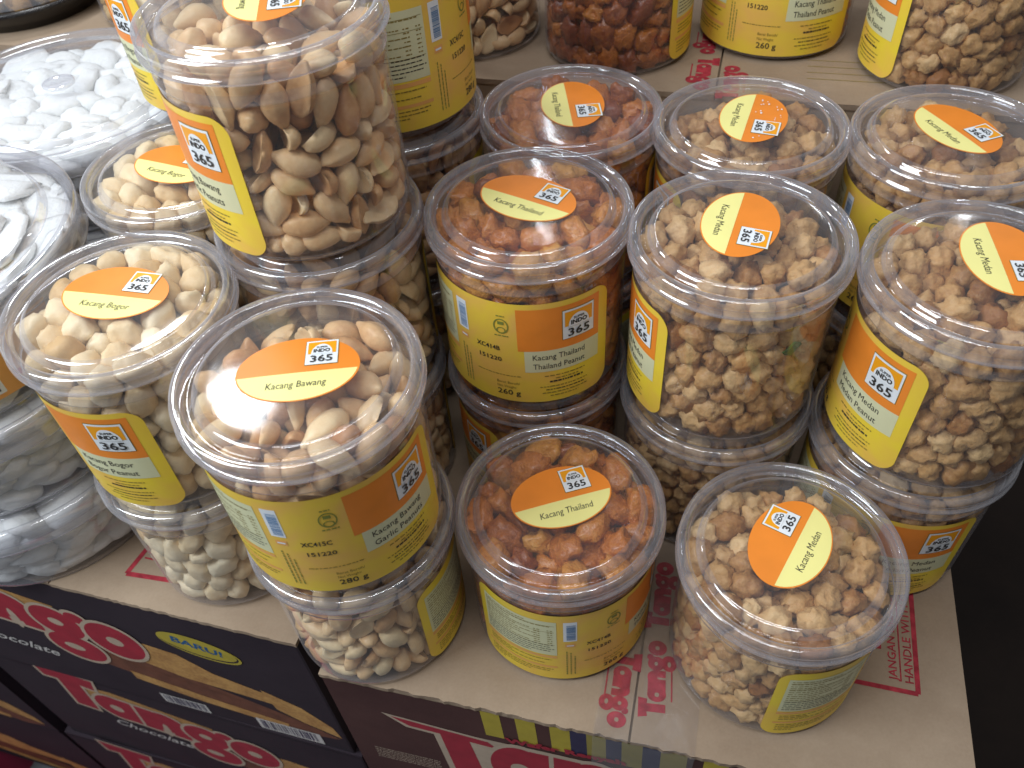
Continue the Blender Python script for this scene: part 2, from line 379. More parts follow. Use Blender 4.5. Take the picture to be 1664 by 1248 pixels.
def dome(r): return 1.884 + 0.014 * (1 - np.minimum(r / 0.74, 1) ** 2)
_stk = {}
def sticker_batch(kind):
    if kind in _stk: return _stk[kind]
    B = Batch(); a_, b_ = 0.49, 0.345; cut = -0.045
    def put(V, F, mat, lay):
        V = np.asarray(V, float); r = np.hypot(V[:, 0], V[:, 1]); B.add(np.c_[V, dome(r) + 0.004 + 0.0018 * lay], F, mat)
    x = a_ * np.cos(np.linspace(np.pi, 0, 60)); y = b_ * np.sqrt(np.maximum(1 - (x / a_) ** 2, 0))
    def seg(lo, hi, sx, mat, lay):
        xx = x * sx; yy = y * sx; l = np.maximum(-yy, lo); h = np.minimum(yy, hi); l = np.minimum(l, h)
        ok = h - l > -1; n_ = 5
        for k in range(n_):
            put(*strip2d(xx, l + (h - l) * k / n_, l + (h - l) * (k + 1) / n_), mat, lay)
    seg(-9, 9, 1.0, 'label_orange', 0)
    seg(-9, cut, 0.972, 'sticker_cream', 1)
    for V, F, mat, lay in logo(0.055, 0.025, 0.255, 0.265, 0.0): put(V, F, mat, lay)
    t = KIND_TXT[kind][2]; w = 0.52 if len(t) > 13 else 0.47
    put(*fit_text(t, -w / 2, w / 2, -0.20, 0.070, 0.0, 0.12), 'ink_dark', 2)
    _stk[kind] = B; return B

# ------------------------------------------------------------------ jar shells (shared mesh data)
HJ, PITCHJ = 1.881, 1.971
body_prof = [(0.0, 0.03, 1), (0.45, 0.035, 1), (0.66, 0.03, 1), (0.70, 0.0, 1), (0.78, 0.0, 1), (0.86, 0.015, 1), (0.915, 0.05, 1), (0.938, 0.10, 0),
             (RB, 0.14, 0), (RB, 0.5, 0), (RB, 1.0, 0), (RB, 1.46, 0), (RB, 1.505, 1), (0.955, 1.515, 1), (0.956, 1.53, 1), (0.942, 1.54, 1), (0.94, 1.60, 0), (0.93, 1.75, 0), (0.925, 1.80, 0)]
lid_prof = [(0.962, 1.700, 0), (0.995, 1.700, 0), (1.014, 1.712, 0), (1.014, 1.732, 0), (0.996, 1.745, 0), (0.985, 1.765, 0), (0.988, 1.785, 0), (1.003, 1.80, 0), (1.002, 1.84, 0), (0.992, 1.868, 0), (0.972, 1.881, 0), (0.945, 1.880, 0), (0.918, 1.868, 0),
            (0.910, 1.84, 0), (0.905, 1.815, 0), (0.892, 1.803, 1), (0.87, 1.80, 1), (0.85, 1.803, 1), (0.835, 1.812, 0), (0.822, 1.845, 0), (0.808, 1.870, 0), (0.788, 1.881, 0), (0.765, 1.884, 1)] + \
           [(r, float(dome(np.float64(r))), 1) for r in (0.68, 0.55, 0.4, 0.25, 0.12, 0.0)]
up_prof = [(0.0, -0.03, 1), (0.45, -0.025, 1), (0.68, -0.03, 1), (0.72, -0.062, 1), (0.78, -0.062, 1), (0.83, -0.03, 1), (0.865, 0.01, 1), (0.915, 0.05, 1)] + body_prof[7:]
uV, uF, uM = lathe(up_prof); BU_ = mk('body', uV, uF, ['clear_wall', 'clear_foot'], uM); BODYU_me = BU_.data; bpy.data.objects.remove(BU_)
bV, bF, bM = lathe(body_prof); lV, lF, lM = lathe(lid_prof)
BODY0 = mk('body', bV, bF, ['clear_wall', 'clear_foot'], bM); LID0 = mk('lid', lV, lF, ['clear_rim', 'clear_panel'], lM)
BODY0_me, LID0_me = BODY0.data, LID0.data
bpy.data.objects.remove(BODY0); bpy.data.objects.remove(LID0)
_labme = {}; _stkme = {}
JARS = []; UPPER = set('ABCDEHIJLKN') | {'K2', 'N2'}
def part(name, me, parent, rotz=0.0, loc=None):
    o = bpy.data.objects.new(name, me); COL.objects.link(o); o.parent = parent; o.rotation_euler = (0, 0, rotz)
    if loc is not None: o.location = loc
    return o
def jar(key, x, y, z, kind, label, cat='jar', lab_end=None, stk=None, stk_off=(0, 0), contents=None, hi=2, fill=1.70, has_label=True, seen=True, short=None):
    root = empty('peanut_jar', W(x, y, z)); tag(root, label, cat, 'peanut jars stacked on the cartons')
    part('body', BODYU_me if key in UPPER else BODY0_me, root, random.uniform(0, 6))
    lid = part('lid', LID0_me, root, random.uniform(0, 6))
    if has_label:
        if kind not in _labme:
            o = label_mesh(kind).build('label', smooth=True); _labme[kind] = o.data; bpy.data.objects.remove(o)
        a0 = math.radians(lab_end) - LAB_LEN / RB if lab_end is not None else random.uniform(0.3, 1.2)
        part('label', _labme[kind], root, a0)
    else: a0 = None
    if stk is None: stk_a = random.uniform(-40, 20)
    else: stk_a = stk
    if kind not in _stkme:
        o = sticker_batch(kind).build('sticker', smooth=True); _stkme[kind] = o.data; bpy.data.objects.remove(o)
    s = part('sticker', _stkme[kind], lid, math.radians(stk_a) - lid.rotation_euler[2])
    s.location = (0, 0, 0)
    if stk_off != (0, 0):
        v = Matrix.Rotation(-lid.rotation_euler[2], 3, 'Z') @ Vector((stk_off[0] * U, stk_off[1] * U, 0)); s.location = v
    if key == 'I':      # scuffed flecks where the ink of this sticker has come off
        B = Batch(); r_ = random.Random(31)
        for _ in range(34):
            fx = r_.uniform(-0.38, 0.40); fy = r_.uniform(0.0, 0.27)
            if (fx / 0.47) ** 2 + (fy / 0.32) ** 2 > 0.95 or (0.03 < fx < 0.33 and 0.0 < fy): continue
            V_, F_ = rect2d(fx, fy, fx + r_.uniform(0.01, 0.03), fy + r_.uniform(0.006, 0.02)); B.add(np.c_[V_, dome(np.hypot(V_[:, 0], V_[:, 1])) + 0.009], F_, 'label_white')
        w = B.build('worn_flecks', lid); w.rotation_euler = s.rotation_euler; w.location = s.location
    JARS.append(dict(key=key, x=x, y=y, z=z, kind=contents or kind, hi=hi, fill=fill, a0=a0, stk=math.radians(stk_a), short=short or key, off=stk_off))
    return root

# ================================================================== SETTING
def box_mesh(B, x0, x1, y0, y1, z0, z1, mat, skip=()):
    V = [(x0, y0, z0), (x1, y0, z0), (x1, y1, z0), (x0, y1, z0), (x0, y0, z1), (x1, y0, z1), (x1, y1, z1), (x0, y1, z1)]
    F = {'bottom': (3, 2, 1, 0), 'top': (4, 5, 6, 7), 'front': (0, 1, 5, 4), 'back': (2, 3, 7, 6), 'left': (3, 0, 4, 7), 'right': (1, 2, 6, 5)}
    B.add(V, [f for k, f in F.items() if k not in skip], mat)

fl = Batch(); fl.add([(-60, -40, 0), (60, -40, 0), (60, 60, 0), (-60, 60, 0)], [(0, 1, 2, 3)], 'floor_grey')
tag(fl.build('floor', loc=W(0, 0, FLOOR)), kind='structure')

CH = 3.35                       # carton height
TH = 0.07                       # flap thickness
def flap(name, parent, x0, x1, y0, y1, zt, jag=0.0, seed=1, lift=0.0):
    """one top flap with a slightly ragged front edge and a fluted thickness"""
    r = random.Random(seed); n = 60
    xs = np.linspace(x0, x1, n); fy = np.array([y0 + (r.uniform(-jag, jag)) for _ in xs])
    B = Batch(); zz = zt + lift * ((xs - x0) / (x1 - x0)) if lift >= 0 else zt - lift * ((x1 - xs) / (x1 - x0))
    top = np.concatenate([np.c_[xs, fy, zz], np.c_[xs, np.full(n, y1), zz]])
    bot = top - [0, 0, TH]
    B.add(top, [(i, i + 1, n + i + 1, n + i) for i in range(n - 1)], 'cardboard')
    B.add(bot, [(n + i, n + i + 1, i + 1, i) for i in range(n - 1)], 'cardboard')
    ed = np.concatenate([top[:n], bot[:n]]); B.add(ed, [(n + i, n + i + 1, i + 1, i) for i in range(n - 1)], 'cardboard_edge')
    for k in (0, n - 1):
        B.add([top[k], top[n + k], bot[n + k], bot[k]], [(0, 1, 2, 3)] if k == 0 else [(3, 2, 1, 0)], 'cardboard_edge')
    return B
def place2d(P, items):
    """items (V,F,mat,layer) -> list in 3D by P(V,layer)"""
    return [(P(np.asarray(V, float), lay), F, mat) for V, F, mat, lay in items]
def top_print(B, items, zt):
    for V, F, mat, lay in items: B.add(np.c_[np.asarray(V), np.full(len(V), zt + 0.003 + 0.003 * lay)], F, mat)
def front_print(B, items, y0):
    for V, F, mat, lay in items: V = np.asarray(V); B.add(np.c_[V[:, 0], np.full(len(V), y0 - 0.004 - 0.004 * lay), V[:, 1]], F, mat)
def xf(V, F, ang=0, sc=(1, 1), off=(0, 0), shear=0.0):
    V = np.asarray(V, float).copy() * sc; V[:, 0] += V[:, 1] * shear; c_, s_ = math.cos(math.radians(ang)), math.sin(math.radians(ang))
    return np.c_[V[:, 0] * c_ - V[:, 1] * s_ + off[0], V[:, 0] * s_ + V[:, 1] * c_ + off[1]], F
def _stroke(pts, w):
    """closed outline pieces of a round-ended stroke: one strip plus end discs"""
    P_ = np.array(pts, float); n = len(P_); T = np.gradient(P_, axis=0); T /= np.linalg.norm(T, axis=1)[:, None] + 1e-9; N_ = np.c_[-T[:, 1], T[:, 0]]
    V = np.concatenate([P_ + N_ * w / 2, P_ - N_ * w / 2]); out = [(V, [(n + i, n + i + 1, i + 1, i) for i in range(n - 1)])]
    return out
def _ell(cx, cy, rx, ry, n=36, a0=0, a1=360):
    t_ = np.radians(np.linspace(a0, a1, n)); return np.c_[cx + rx * np.cos(t_), cy + ry * np.sin(t_)]
def _disc(cx, cy, rx, ry): return (_ell(cx, cy, rx, ry, 37)[:-1], [tuple(range(36))])
def bubble_glyph(ch, grow):
    """fat rounded letter pieces (body, holes); width about 0.6-0.9, x-height 0.62"""
    g = grow; B_ = []; H_ = []
    if ch == 'T':
        B_.append((np.array([(-0.06 - g, 0.98 + g), (0.86 + g, 0.98 + g), (0.80 + g, 0.70 - g), (0.58 + g, 0.72 - g), (0.58 + g, -g), (0.24 - g, -g), (0.24 - g, 0.72 - g), (0.02 - g, 0.70 - g)]), [tuple(range(8))][::-1])); w = 0.72
    elif ch == 'a':
        B_.append(_disc(0.33, 0.31, 0.34 + g, 0.33 + g)); B_.append((np.array([(0.44 - g, -g), (0.72 + g, -g), (0.72 + g, 0.63 + g), (0.44 - g, 0.63 + g)]), [(0, 1, 2, 3)])); H_.append((0.32, 0.30, 0.11, 0.09)); w = 0.74
    elif ch == 'n':
        B_.append((np.array([(0.0 - g, -g), (0.28 + g, -g), (0.28 + g, 0.63 + g), (0.0 - g, 0.63 + g)]), [(0, 1, 2, 3)])); B_.append(_disc(0.43, 0.36, 0.31 + g, 0.29 + g)); B_.append((np.array([(0.46 - g, -g), (0.74 + g, -g), (0.74 + g, 0.36), (0.46 - g, 0.36)]), [(0, 1, 2, 3)])); H_.append((0.37, 0.10, 0.055, 0.20)); w = 0.76
    elif ch == 'g':
        B_.append(_disc(0.33, 0.34, 0.34 + g, 0.30 + g)); B_.append(_disc(0.38, -0.16, 0.38 + g, 0.27 + g)); B_.append(_disc(0.66, 0.58, 0.13 + g, 0.10 + g)); H_.append((0.32, 0.35, 0.10, 0.07)); H_.append((0.34, -0.17, 0.14, 0.07)); w = 0.76
    else:
        B_.append(_disc(0.36, 0.31, 0.37 + g, 0.34 + g)); H_.append((0.36, 0.31, 0.11, 0.085)); w = 0.74
    return B_, H_, w
def bubble_word(txt, w, h, ang, off, shear=0.0, lay=1, outline='print_outline', fill='print_red', **kw):
    out = []; x = 0.0; pos = []
    for ch in txt: pos.append(x); x += bubble_glyph(ch, 0)[2] - 0.05
    sc = (w / x, h); k = 0
    for ch, px in zip(txt, pos):
        for V, F in bubble_glyph(ch, 0.05)[0]: out.append((*xf((V + [px, 0]) * sc, F, ang, (1, 1), off, shear), outline, lay + 0.05 * k)); k += 1
        B_, H_, _ = bubble_glyph(ch, 0)
        for V, F in B_: out.append((*xf((V + [px, 0]) * sc, F, ang, (1, 1), off, shear), fill, lay + 0.05 * k)); k += 1
        for hh in H_: V, F = _disc(*hh); out.append((*xf((V + [px, 0]) * sc, F, ang, (1, 1), off, shear), outline, lay + 0.05 * k)); k += 1
    return out
def stamp_word(txt, w, h, ang, off, mat='print_stamp', bold=0.05):
    out = []; x = 0.0; pos = []
    for ch in txt: pos.append(x); x += bubble_glyph(ch, 0)[2] + 0.04
    sc = (w / x, h); k = 0
    for ch, px in zip(txt, pos):
        B_, H_, _ = bubble_glyph(ch, 0.035)
        for V, F in B_: out.append((*xf((V + [px, 0]) * sc, F, ang, (1, 1), off), mat, 0.04 * k)); k += 1
        for hh in H_: V, F = _disc(*hh); out.append((*xf((V + [px, 0]) * sc, F, ang, (1, 1), off), 'cardboard', 0.04 * k)); k += 1
    out.append((*xf(np.array([(0.2 * w, -0.30 * h), (0.62 * w, -0.30 * h), (0.62 * w, -0.24 * h), (0.2 * w, -0.24 * h)]), [(0, 1, 2, 3)], ang, (1, 1), off), mat, 0.0))
    return out

def carton(label, corner, ang, x0, x1, depth, ztop, front_mat, prints_front=None, prints_top=None, seam=None, jag=0.0, seed=1, flaps=True, rest_top=False, flute=True, name='carton'):
    root = empty(name, W(corner[0], corner[1], ztop - CH), math.radians(ang)); tag(root, label, 'carton', 'snack cartons stacked under the jars')
    B = Batch(); top = CH - (TH + 0.004 if flaps else 0)
    box_mesh(B, x0, x1, 0, depth, 0, top, front_mat)
    if prints_front: front_print(B, prints_front, 0)
    B.build('body', root)
    if flaps:
        sm = seam if seam is not None else (x0 + x1) / 2
        for i, (a, b) in enumerate(((x0 - 0.01, sm - 0.012), (sm + 0.012, x1 + 0.01))):
            f = flap('flap', root, a, b, -0.01 if not i else -0.02, depth, CH, jag, seed + i)
            if prints_top:
                pr = [p for p in prints_top if (np.mean(np.asarray(p[0])[:, 0]) < sm) == (i == 0)]
                top_print(f, pr, CH)
            f.build('flap', root)
    return root

# ---- front-right carton ------------------------------------------------
A2 = -17.0; C2 = (-1.36, 3.71)
def loc2(cx, cy, ang, x, y):      # world -> carton local
    a = math.radians(ang); dx, dy = x - cx, y - cy
    return (dx * math.cos(a) + dy * math.sin(a), -dx * math.sin(a) + dy * math.cos(a))
P = []
h0 = CH
P.append((*rect2d(-0.98, 0.02, 5.5, CH - 0.1), 'print_brown', 0))
for i, (a, b, mt) in enumerate([(0.78, 0.985, 'print_yellow'), (1.15, 1.36, 'print_yellow'), (1.51, 1.72, 'print_yellow'), (1.72, 1.89, 'print_navy'), (1.89, 2.09, 'print_olive'), (2.09, 2.25, 'print_navy'), (2.25, 2.46, 'print_olive'),
                                (2.46, 2.64, 'print_navy'), (2.64, 2.9, 'print_olive'), (2.9, 3.06, 'print_brown'), (3.06, 3.3, 'print_yellow'), (3.3, 3.48, 'print_brown'), (3.48, 3.75, 'print_olive')]):
    P.append((*poly2d([(a, h0 - 0.08), (a + 0.02, h0 - 0.72), (b + 0.02, h0 - 0.72), (b, h0 - 0.08)]), mt, 0.4 + 0.02 * i))
P.append((*poly2d([(0.72, h0 - 0.70), (3.6, h0 - 0.66), (3.6, h0 - 2.2), (0.5, h0 - 2.2)]), 'print_olive', 0.8)) if False else None
P = [p for p in P if p]
P += [(v, f, m_, 3 + l) for v, f, m_, l in [(*xf(*fit_text('Wafer Renyah', 0, 1.28, 0, 0.13, 0.05), 4.5, (1, 1), (1.03, h0 - 0.78)), 'print_red', 0)]]
# big T a n g o
def glyph(pts, mat, lay): return (*poly2d(pts), mat, lay)
P.append(glyph([(-0.42, h0 - 0.74), (0.86, h0 - 0.88), (1.0, h0 - 1.13), (0.66, h0 - 1.1), (0.86, h0 - 2.9), (0.28, h0 - 2.9), (0.16, h0 - 1.06), (-0.16, h0 - 1.03)], 'print_outline', 1.2))
P.append(glyph([(-0.32, h0 - 0.79), (0.80, h0 - 0.93), (0.91, h0 - 1.08), (0.58, h0 - 1.05), (0.76, h0 - 2.9), (0.36, h0 - 2.9), (0.24, h0 - 1.0), (-0.12, h0 - 0.97)], 'print_red', 1.6))
P.append((*xf(*rect2d(0.64, h0 - 2.3, 3.4, h0 - 0.86)), 'print_outline', 1.0))
P += bubble_word('ango', 3.0, 1.95, 0, (0.80, h0 - 2.16), lay=1.9)
for i in range(6):
    for q in dashes(-0.72, 0.12, h0 - 1.98 - 0.06 * i, 0.02, 500 + i): P.append((*q, 'print_outline', 1))
lp = []
def tl(x, y): return loc2(C2[0], C2[1], A2, x, y)
TOP2 = []
# stamped words either side of the seam; right one reads away from the camera, left one towards it
def stamp_line(pa, pb, h, txt='Tango'):
    a = tl(*pa); b = tl(*pb); w = math.hypot(b[0] - a[0], b[1] - a[1]); ang = math.degrees(math.atan2(b[1] - a[1], b[0] - a[0]))
    return stamp_word(txt, w, h, ang, a)
TOP2 += stamp_line((1.24, 3.22), (1.40, 4.02), 0.26)
TOP2 += stamp_line((1.45, 4.15), (1.66, 4.95), 0.26)
TOP2 += stamp_line((0.88, 3.95), (0.66, 3.18), 0.26)
TOP2 += stamp_line((1.10, 4.95), (0.90, 4.12), 0.26)
def line2(pa, pb, w, mat='print_stamp', lay=0):
    a = np.array(pa); b = np.array(pb); d = (b - a) / np.linalg.norm(b - a); n = np.array([-d[1], d[0]]) * w / 2
    return (np.array([a - n, b - n, b + n, a + n]), [(0, 1, 2, 3)], mat, lay)
# handle-with-care frame near the right edge
hb = tl(3.80, 3.24); ht = (hb[0] + 0.02, hb[1] + 1.9); hl = tl(2.75, 3.50)
TOP2.append(line2(hb, ht, 0.05)); TOP2.append(line2((hb[0] - 1.25, hb[1] + 0.02), hb, 0.05, lay=0.3)); TOP2.append(line2((hb[0] - 0.155, hb[1] + 0.10), (hb[0] - 0.145, hb[1] + 1.8), 0.014, lay=0.1))
TOP2.append((*xf(*fit_text('HANDLE WITH CARE', 0, 1.25, 0, 0.085, 0.012), 90, (1, 1), (hb[0] - 0.035, hb[1] + 0.10)), 'print_stamp', 0.4))
TOP2.append((*xf(*fit_text('JANGAN DISANDARKAN', 0, 1.4, 0, 0.085, 0.012), 90, (1, 1), (hb[0] - 0.19, hb[1] + 0.10)), 'print_stamp', 0.5))
TOP2.append((np.array([(hb[0] - 0.62, hb[1] + 0.42), (hb[0] - 0.33, hb[1] + 0.42), (hb[0] - 0.33, hb[1] + 0.66), (hb[0] - 0.50, hb[1] + 0.66)]), [(0, 1, 2, 3)], 'print_stamp', 0.2))
seam2 = tl(0.90, 3.10)[0]
front = carton('brown carton printed with a big red word, front right under the jars', C2, A2, -0.98, 5.52, 6.05, Z0, 'cardboard', P, TOP2, seam=seam2 - 0.02, jag=0.014, seed=4)
# clear packing tape over the seam
B = Batch(); xs = np.linspace(seam2 - 0.38, seam2 + 0.62, 18); ys = np.linspace(-0.03, 6.0, 40)
V = []; r = random.Random(3)
for y in ys:
    for x in xs: V.append((x, y, CH + 0.014 + 0.008 * mnoise.noise(Vector((x * 3, y * 2.2, 0))) + 0.006 * mnoise.noise(Vector((x * 14, y * 6, 3)))))
F = [(j * 18 + i, j * 18 + i + 1, (j + 1) * 18 + i + 1, (j + 1) * 18 + i) for j in range(39) for i in range(17)]
B.add(V, F, 'clear_tape')
V = []
for k in range(12):
    for x in xs: V.append((x, -0.045 - 0.01 * k / 12 + 0.006 * mnoise.noise(Vector((x * 9, k * .7, 0))), CH + 0.014 - 0.07 * k))
B.add(V, [(j * 18 + i + 1, j * 18 + i, (j + 1) * 18 + i, (j + 1) * 18 + i + 1) for j in range(11) for i in range(17)], 'clear_tape')
B.build('tape', front, smooth=True)

# ---- front-left cartons -------------------------------------------------
A1 = -18.8; C1 = (-2.60, 4.36)
def wafer_pic(dx, dy, sc=1.0):
    out = []
    def g(pts, mat, lay): out.append((*poly2d([(p[0] * sc + dx, (p[1] + 0.16 - 0.30 * max(0, -1.95 - p[1]) + 0.0) * sc + dy) for p in pts]), mat, lay))
    g([(-3.9, -1.75), (-3.1, -1.95), (-1.9, -2.25), (-0.9, -2.55), (-0.25, -2.85), (-0.75, -2.95), (-1.8, -2.75), (-3.0, -2.55), (-3.9, -2.35)], 'print_cocoa', 0.5)
    g([(-3.55, -1.60), (-2.6, -1.42), (-2.15, -1.50), (-1.75, -1.85), (-1.1, -2.05), (-0.85, -2.32), (-1.6, -2.25), (-2.3, -2.2), (-3.1, -1.98)], 'print_wafer', 1.0)
    g([(-1.12, -1.98), (-0.62, -2.2), (-0.28, -2.55), (-0.22, -2.8), (-0.7, -2.62), (-1.05, -2.42)], 'print_wafer', 1.1)
    g([(-3.5, -2.1), (-2.5, -2.3), (-1.6, -2.45), (-1.7, -2.62), (-2.6, -2.52), (-3.6, -2.32)], 'print_cocoa', 1.2)
    g([(-3.3, -2.42), (-2.2, -2.62), (-1.0, -2.78), (-1.05, -2.92), (-2.3, -2.8), (-3.3, -2.62)], 'print_wafer', 1.3)
    return out
def barcode(x, y, w, h, lay=2):
    out = [(*rect2d(x, y, x + w, y + h), 'print_pale', lay)]; r = random.Random(int(x * 100)); t = x + 0.06 * w
    while t < x + 0.94 * w:
        d = r.choice([0.010, 0.018, 0.03]); out.append((*rect2d(t, y + 0.12 * h, t + d, y + 0.9 * h), 'print_navy', lay + 0.5)); t += d + r.choice([0.012, 0.02, 0.03])
    return out
def script_word(txt, x0, x1, y, h, ang=0):
    return [(*xf(*fit_text(txt, 0, x1 - x0, 0, h, 0.012, 0.35), ang, (1, 1), (x0, y)), 'print_pale', 2)]
TOPL = []
def tl1(x, y): return loc2(C1[0], C1[1], A1, x, y)
a = tl1(-4.72, 5.42); b = tl1(-3.95, 5.22); c3 = tl1(-4.45, 5.95)
TOPL += [line2(a, b, 0.06), line2(a, c3, 0.06, lay=0.3), line2(tl1(-4.55, 5.62), tl1(-4.2, 5.5), 0.02, lay=0.1)]
def front_left(layer, dx=0.0):
    h = CH; P = [(*rect2d(-6.45, 0.0, -0.02, CH - 0.1), 'print_dark', 0)]
    P += wafer_pic(0.15 + dx, h + 0.05)
    P.append((*poly2d([(-6.2 + dx, h - 0.45), (-5.2 + dx, h - 0.35), (-4.35 + dx, h - 0.55), (-3.55 + dx, h - 0.72), (-3.65 + dx, h - 1.0), (-6.2 + dx, h - 1.2)]), 'print_wafer', 0.8))
    P += bubble_word('Tango', 3.85, 1.45, -8, (-6.44 + dx * 0.9, h - 1.33), lay=2.2)
    P += script_word('Chocolate', -5.75 + dx, -4.35 + dx, h - 2.35 + (0.45 if layer else 0.0), 0.26, -8)
    P += barcode(-1.40 + dx * 0.3, h - 3.28, 0.98, 0.36)
    P += barcode(-2.95 + dx * 0.3, h - 3.28, 0.75, 0.30)
    if layer == 0:
        t_ = np.linspace(0, 2 * np.pi, 40)
        e1 = [(-1.55 + 0.52 * math.cos(q), h - 0.83 + 0.25 * math.sin(q)) for q in t_[:-1]]
        P.append((*xf(*poly2d([(x + 1.55, y - h + 0.83) for x, y in e1]), -9, (1.08, 1.08), (-1.52, h - 0.88)), 'print_yellow', 2.0))
        P.append((*xf(*poly2d([(x + 1.55, y - h + 0.83) for x, y in e1]), -9, (1.03, 0.98), (-1.53, h - 0.865)), 'print_dark', 2.2))
        P.append((*xf(*poly2d([(x + 1.55, y - h + 0.83) for x, y in e1]), -9, (1.02, 0.96), (-1.54, h - 0.835)), 'print_yellow', 2.4))
        P.append((*xf(*fit_text('BARU!', 0, 0.66, 0, 0.16, 0.03), -11, (1, 1), (-1.87, h - 0.83)), 'print_blue', 2.8))
    return P
carton('dark purple wafer carton with yellow BARU patch, under the left jars', C1, A1, -6.45, 0.0, 6.3, Z0, 'print_dark', front_left(0), TOPL, seam=-3.2, jag=0.006, seed=11)
o2 = (C1[0] + 0.10, C1[1] - 0.06)
carton('second dark wafer carton down in the left stack', o2, A1 - 0.5, -6.45, 0.0, 6.3, Z0 - CH - 0.01, 'print_dark', front_left(1, 0.95), flaps=False)
carton('third dark wafer carton down in the left stack, near the pink pallet', (C1[0] - 0.05, C1[1] + 0.05), A1 + 0.6, -6.45, 0.0, 6.3, Z0 - 2 * CH - 0.02, 'print_dark', front_left(1, 0.7), flaps=False)
carton('brown carton below the front right carton', (C2[0], C2[1] + 0.05), A2, -0.95, 5.5, 6.0, Z0 - CH - 0.01, 'print_brown', None, flaps=False)
carton('bottom brown carton of the front right stack', (C2[0], C2[1] + 0.05), A2, -0.95, 5.5, 6.0, Z0 - 2 * CH - 0.02, 'print_brown', None, flaps=False)
# far-left column of cartons, set back
cl = (C1[0] - 6.75 * math.cos(math.radians(A1)), C1[1] - 6.75 * math.sin(math.radians(A1)))
for k in range(3):
    Pq = wafer_pic(0.0, CH - 0.2) + [(*rect2d(-6, 0.05, -0.02, CH - 0.02), 'print_dark', 0)]
    carton(('top', 'middle', 'bottom')[k] + ' dark wafer carton of the far left column', cl, A1, -6.4, -0.06, 6.0, Z0 - 0.3 - k * (CH + 0.01), 'print_dark', Pq, flaps=False)
# ---- back cartons -------------------------------------------------------
ZB = -5.15; AB = -17.9; CB = (0.04, 10.165)
def tlb(x, y): return loc2(CB[0], CB[1], AB, x, y)
def stampb(pa, pb, h):
    a = tlb(*pa); b = tlb(*pb); w = math.hypot(b[0] - a[0], b[1] - a[1]); return stamp_word('Tango', w, h, math.degrees(math.atan2(b[1] - a[1], b[0] - a[0])), a)
sb = tlb(2.94, 9.95)[0]
TB = stampb((2.74, 10.25), (2.50, 9.45), 0.26) + stampb((2.96, 9.15), (3.18, 9.95), 0.26) + stampb((3.0, 11.1), (2.78, 10.35), 0.26)
for i, ww in enumerate((1.6, 1.5, 1.55, 1.3)):
    TB.append(line2((sb + 1.05, 0.55 + 0.16 * i), (sb + 1.05 + ww, 0.57 + 0.16 * i), 0.012, 'ink_fine'))
carton('plain brown carton top behind the front jars, carrying the back row', CB, AB, -0.62, 6.6, 6.5, ZB, 'cardboard', None, TB, seam=sb, jag=0.004, seed=21)
for k in (1, 2): carton(('middle', 'bottom')[k - 1] + ' brown carton of the stack under the back row', CB, AB, -0.60, 6.58, 6.5, ZB - k * (CH + 0.01), 'cardboard', None, flaps=False)
carton('brown carton behind the white cracker tubs', CB, AB, -9.2, -0.66, 6.5, ZB, 'cardboard', None, None, jag=0.004, seed=25)
carton('small plain carton hidden between the back stacks of jars', (-2.05, 9.02), AB, -1.45, 0.0, 1.35, -4.62, 'cardboard', None, flaps=False)
for o in bpy.data.objects:
    if o.get('label') == 'small plain carton hidden between the back stacks of jars':
        o.location = W(-2.05, 9.02, Z0); 
        for ch in o.children: ch.scale = (1, 1, (-4.62 - Z0) / CH)
# added near-black block standing in for the unlit gap at the right
B = Batch(); box_mesh(B, 0, 9, -4, 16, 0, 5.5, 'gap_shade'); 
tag(B.build('shade_block', loc=W(6.15, 1.5, FLOOR), rotz=math.radians(A2)), 'added near-black block standing in for the shade right of the carton', 'shade_block')
# pink pallet
pal = empty('pallet', W(-8.6, 4.2, FLOOR), math.radians(A1)); tag(pal, 'pink plastic pallet with open slots at the foot of the cartons', 'pallet')
pz = Z0 - 3 * CH - 0.04 - FLOOR
for i in range(4):
    B = Batch(); box_mesh(B, -6, 13.5, 0.55 + i * 1.75, 1.65 + i * 1.75, pz - 0.35, pz, 'pallet_pink'); B.build('deck_board', pal)
B = Batch(); box_mesh(B, -6, 13.5, 0.4, 0.55, pz - 0.45, pz, 'pallet_pink'); B.build('edge_rail', pal)
for i in range(5):
    B = Batch(); box_mesh(B, -6 + i * 4.6, -4.9 + i * 4.6, 0.4, 7, 0, pz - 0.36, 'pallet_pink'); B.build('foot', pal)

# ================================================================== JARS
lv = lambda k: Z0 + (k - 1) * PITCHJ
K = jar
K('A', -1.685, 4.706, lv(2), 'garlic', 'front left jar of garlic peanuts with the bright window glare on its lid', lab_end=-12, stk=1.8, stk_off=(0.02, -0.02), hi=3, short='front left jar with the glare on its lid')
K('A2', -1.66, 4.72, lv(1), 'garlic', 'bottom jar of pale garlic peanuts under the front left glare jar', lab_end=104, hi=3, short='jar under the front left glare jar')
K('B', -3.382, 5.768, lv(2), 'bogor', 'jar of pale round Bogor peanuts at the left edge, upper of its stack', lab_end=-76, stk=-15.4, stk_off=(-0.02, 0.06), hi=3, short='upper Bogor jar at the left')
K('B2', -3.40, 5.78, lv(1), 'bogor', 'lower jar of pale lumpy Bogor peanuts without visible label, on the left carton', lab_end=150, hi=3, short='lower Bogor jar on the left carton')
K('C', 0.297, 6.687, lv(2), 'thai', 'middle jar of Thailand peanuts with its whole front label facing out', lab_end=-44.6, stk=-35, stk_off=(0.0, 0.05), hi=3, short='middle Thailand jar')
K('C2', 0.31, 6.69, lv(1), 'thai', 'shaded lower jar of Thailand peanuts in the dark gap behind the short front jar', lab_end=-122, hi=2, short='shaded lower Thailand jar')
